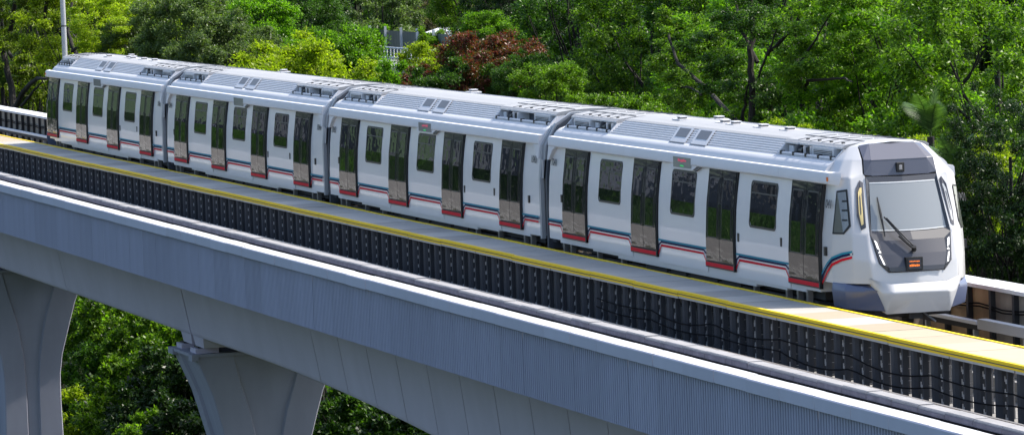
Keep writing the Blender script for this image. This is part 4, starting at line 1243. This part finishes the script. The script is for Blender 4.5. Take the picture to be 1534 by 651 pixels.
limbed(9.0, [([(32, 190), (24, 130), (20, 80), (27, 30), (42, -20)], 13, 6), ([(34, 165), (46, 133), (70, 118), (84, 119)], 9, 4), ([(22, 90), (8, 55), (2, 10)], 6, 3), ([(40, 160), (58, 140), (66, 125)], 5, 2)], [('openb', 30, -90, 2.6)], 'tree with curved dark limbs reaching right, at the left edge', 'olive')
limbed(9.6, [([(80, 190), (82, 110), (76, 60), (84, 0)], 9, 5), ([(82, 100), (66, 50), (60, 10)], 4, 2)], [('open', 74, -100, 1.8)], 'slender dark trunked tree directly left of the grey mast', 'olive')
limbed(10.0, [([(126, 130), (125, 85), (121, 50), (117, 5)], 9, 4), ([(125, 78), (142, 52), (150, 20)], 5, 2), ([(122, 60), (108, 48), (98, 44)], 3, 1.5)], [('openb', 150, -40, 1.7)], 'yellow green tree with thin forked trunk over the roof of the last carriage', 'lime')

# palm
def palm(px, py, y, label, size=2.4, nf=13):
    x, t = where(px, y); zt = ztop(px, py, y)
    o = empty('palm_tree', (x, y, ground(y)), label, 'palm tree')
    h = zt - ground(y)
    b = MB(); b.tube([(0, 0, -1), (.1, 0, h * .5), (0, 0, h - size * .45)], [.16, .12, .10], 9, 0); b.build('trunk', ['bark'], o)
    b = MB(); rng = random.Random(3)
    for k in range(nf):
        a = k * 2.4 + rng.uniform(-.3, .3); el = rng.uniform(.75, 1.5); L = size * rng.uniform(.8, 1.1)
        p = Vector((0, 0, h - size * .45)); d = Vector((math.cos(a) * math.cos(el), math.sin(a) * math.cos(el), math.sin(el))); pts = [p.copy()]
        for s in range(14):
            p = p + d * L / 14; d = (d + Vector((0, 0, -.085))).normalized(); pts.append(p.copy())
        b.tube(pts, [.02 * (1 - i / 16) for i in range(15)], 4, 0, cap=False)
        sdv = Vector((-math.sin(a), math.cos(a), 0))
        for i in range(2, 15):
            for sub in (0, .5):
                if i == 14 and sub: continue
                q = pts[i].lerp(pts[min(14, i + 1)], sub); dd = (pts[i] - pts[i - 1]).normalized()
                for sg in (-1, 1):
                    ll = L * .30 * math.sin(math.pi * min(1, (i + sub) / 16 + .12)) + .08
                    tip = q + (dd * .7 + sdv * sg * .8 + Vector((0, 0, -.25))).normalized() * ll
                    wv = dd * .035
                    b.add([q - wv, q + wv, tip], [(0, 1, 2)], 0)
    b.build('fronds', [LM['palm']], o, fix=False)
palm(1398, 170, 11, 'palm with upright feathery fronds behind the nose of the train', 1.35, 6)
palm(1432, 236, 9.0, 'lower palm with drooping fronds beside the right edge of the cab', 1.3, 7)
palm(12, 105, 9, 'small palm low at the left edge behind the parapet', 2.0)

# distant fence, railing and building in the gap between the trees
x, t = where(632, 46); 
fnc = empty('sheet_fence', (x, 46, -1.4), 'grey ribbed sheet fence far away in the gap between the trees', 'fence')
b = MB(); px0 = where(545, 46)[0] - x; px1 = where(740, 46)[0] - x
zt = ztop(630, 49, 46) + 1.4; zb_ = .4
nseg = 90
P = [(px0 + (px1 - px0) * i / nseg, .08 * (i % 2), 0) for i in range(nseg + 1)]
b.add([(p[0], p[1], zb_ - .6) for p in P] + [(p[0], p[1], zt) for p in P], [(i, i + 1, nseg + 2 + i, nseg + 1 + i) for i in range(nseg)], 0)
b.build('sheeting', ['fencegrey'], fnc)
b = MB()
for i in range(9):
    xx = px0 + (px1 - px0) * i / 8; b.box(xx - .06, xx + .06, -.2, -.05, zb_ - .6, zt + .25, 0)
b.build('fence_frame', ['fencewhite'], fnc)
rl = empty('railing', (x, 40, 0), 'white railing sloping past the paved yard in front of the grey sheet fence', 'railing')
xa, xb = where(560, 40)[0], where(688, 40)[0]
z1, z2 = ztop(560, 70, 40), ztop(688, 79, 40)
b = MB()
for i in range(26):
    tt = i / 25; xx = xa + (xb - xa) * tt; zz = z1 + (z2 - z1) * tt
    b.tube([(xx - x, 0, zz - 1.2), (xx - x, 0, zz)], .035, 5, 0)
b.build('baluster', ['fencewhite'], rl)['kind'] = 'stuff'
b = MB()
for dz in (0, -.6, -1.1): b.tube([(xa - x, 0, z1 + dz), (xb - x, 0, z2 + dz)], .06, 6, 0)
b.build('handrail', ['fencewhite'], rl)
x2, t = where(692, 52)
hs = empty('white_shed', (x2, 52, -1.4), 'small white roofed shed half hidden by leaves right of the sheet fence', 'shed')
zt = ztop(692, 42, 52) + 1.4
b = MB(); b.box(-3, 3, -2, 2, 0, max(.4, zt - .7), 0); b.build('wall', ['bwhite'], hs)
b = MB(); b.prism_x([(-2.5, zt - .7), (0, zt), (2.5, zt - .7), (2.5, zt - .8), (0, zt - .12), (-2.5, zt - .8)], -3.4, 3.4, 0); b.build('roof', ['fencewhite'], hs)
b = MB(); b.box(x - 8, x + 10, 41, 45.8, -1.6, -1.05, 0); tag(b.build('paved_yard', ['deck']), kind='structure')

# near side of the line: mirrored trees, and added blocks screening bright sky
for i in range(26):
    xx = -95 - i * 11 + rt.uniform(-3, 3); yy = -38 - rt.uniform(0, 12)
    o = tree(['round', 'roundb'][i % 2], ['dark', 'deep', 'deep'][i % 3], 0, 0, yy, 'dark tree on the near side of the line, seen only mirrored in the train windows', R_=7, group='trees mirrored in the train windows', base=-14.2)
    o.location = (xx, yy, -14.2)
    for c in o.children: c.scale = (1.9, 1.9, rt.uniform(1.35, 1.6)); c.location.z = 0
rb = random.Random(17)
for i in range(34):
    row = i % 2
    xx, yy = -230 - (i // 2) * 58 - rb.uniform(0, 25), (-115 - rb.uniform(0, 30) if row == 0 else -230 - rb.uniform(0, 60))
    h = rb.uniform(14, 26) if row == 0 else rb.uniform(26, 62); w = rb.uniform(18, 40)
    o = empty('added_block', (xx, yy, -14.2), 'invented dark block of flats far off, seen only mirrored in the train windows', 'building', 'invented blocks mirrored in the train windows')
    b = MB(); b.box(-w / 2, w / 2, -8, 8, 0, h, 0); b.build('wall', ['bgrey'], o)
    b = MB()
    z = 2
    while z < h - 2:
        x = -w / 2 + 1
        while x < w / 2 - 2:
            b.box(x, x + 1.7, 8.0, 8.1, z, z + 1.5, 0); x += rb.choice((2.6, 3.1, 4.4))
        y = -7
        while y < 6:
            b.box(w / 2, w / 2 + .1, y, y + 1.5, z, z + 1.5, 0); y += 2.8
        z += 3.1
    b.build('window_band', ['under'], o)['kind'] = 'stuff'
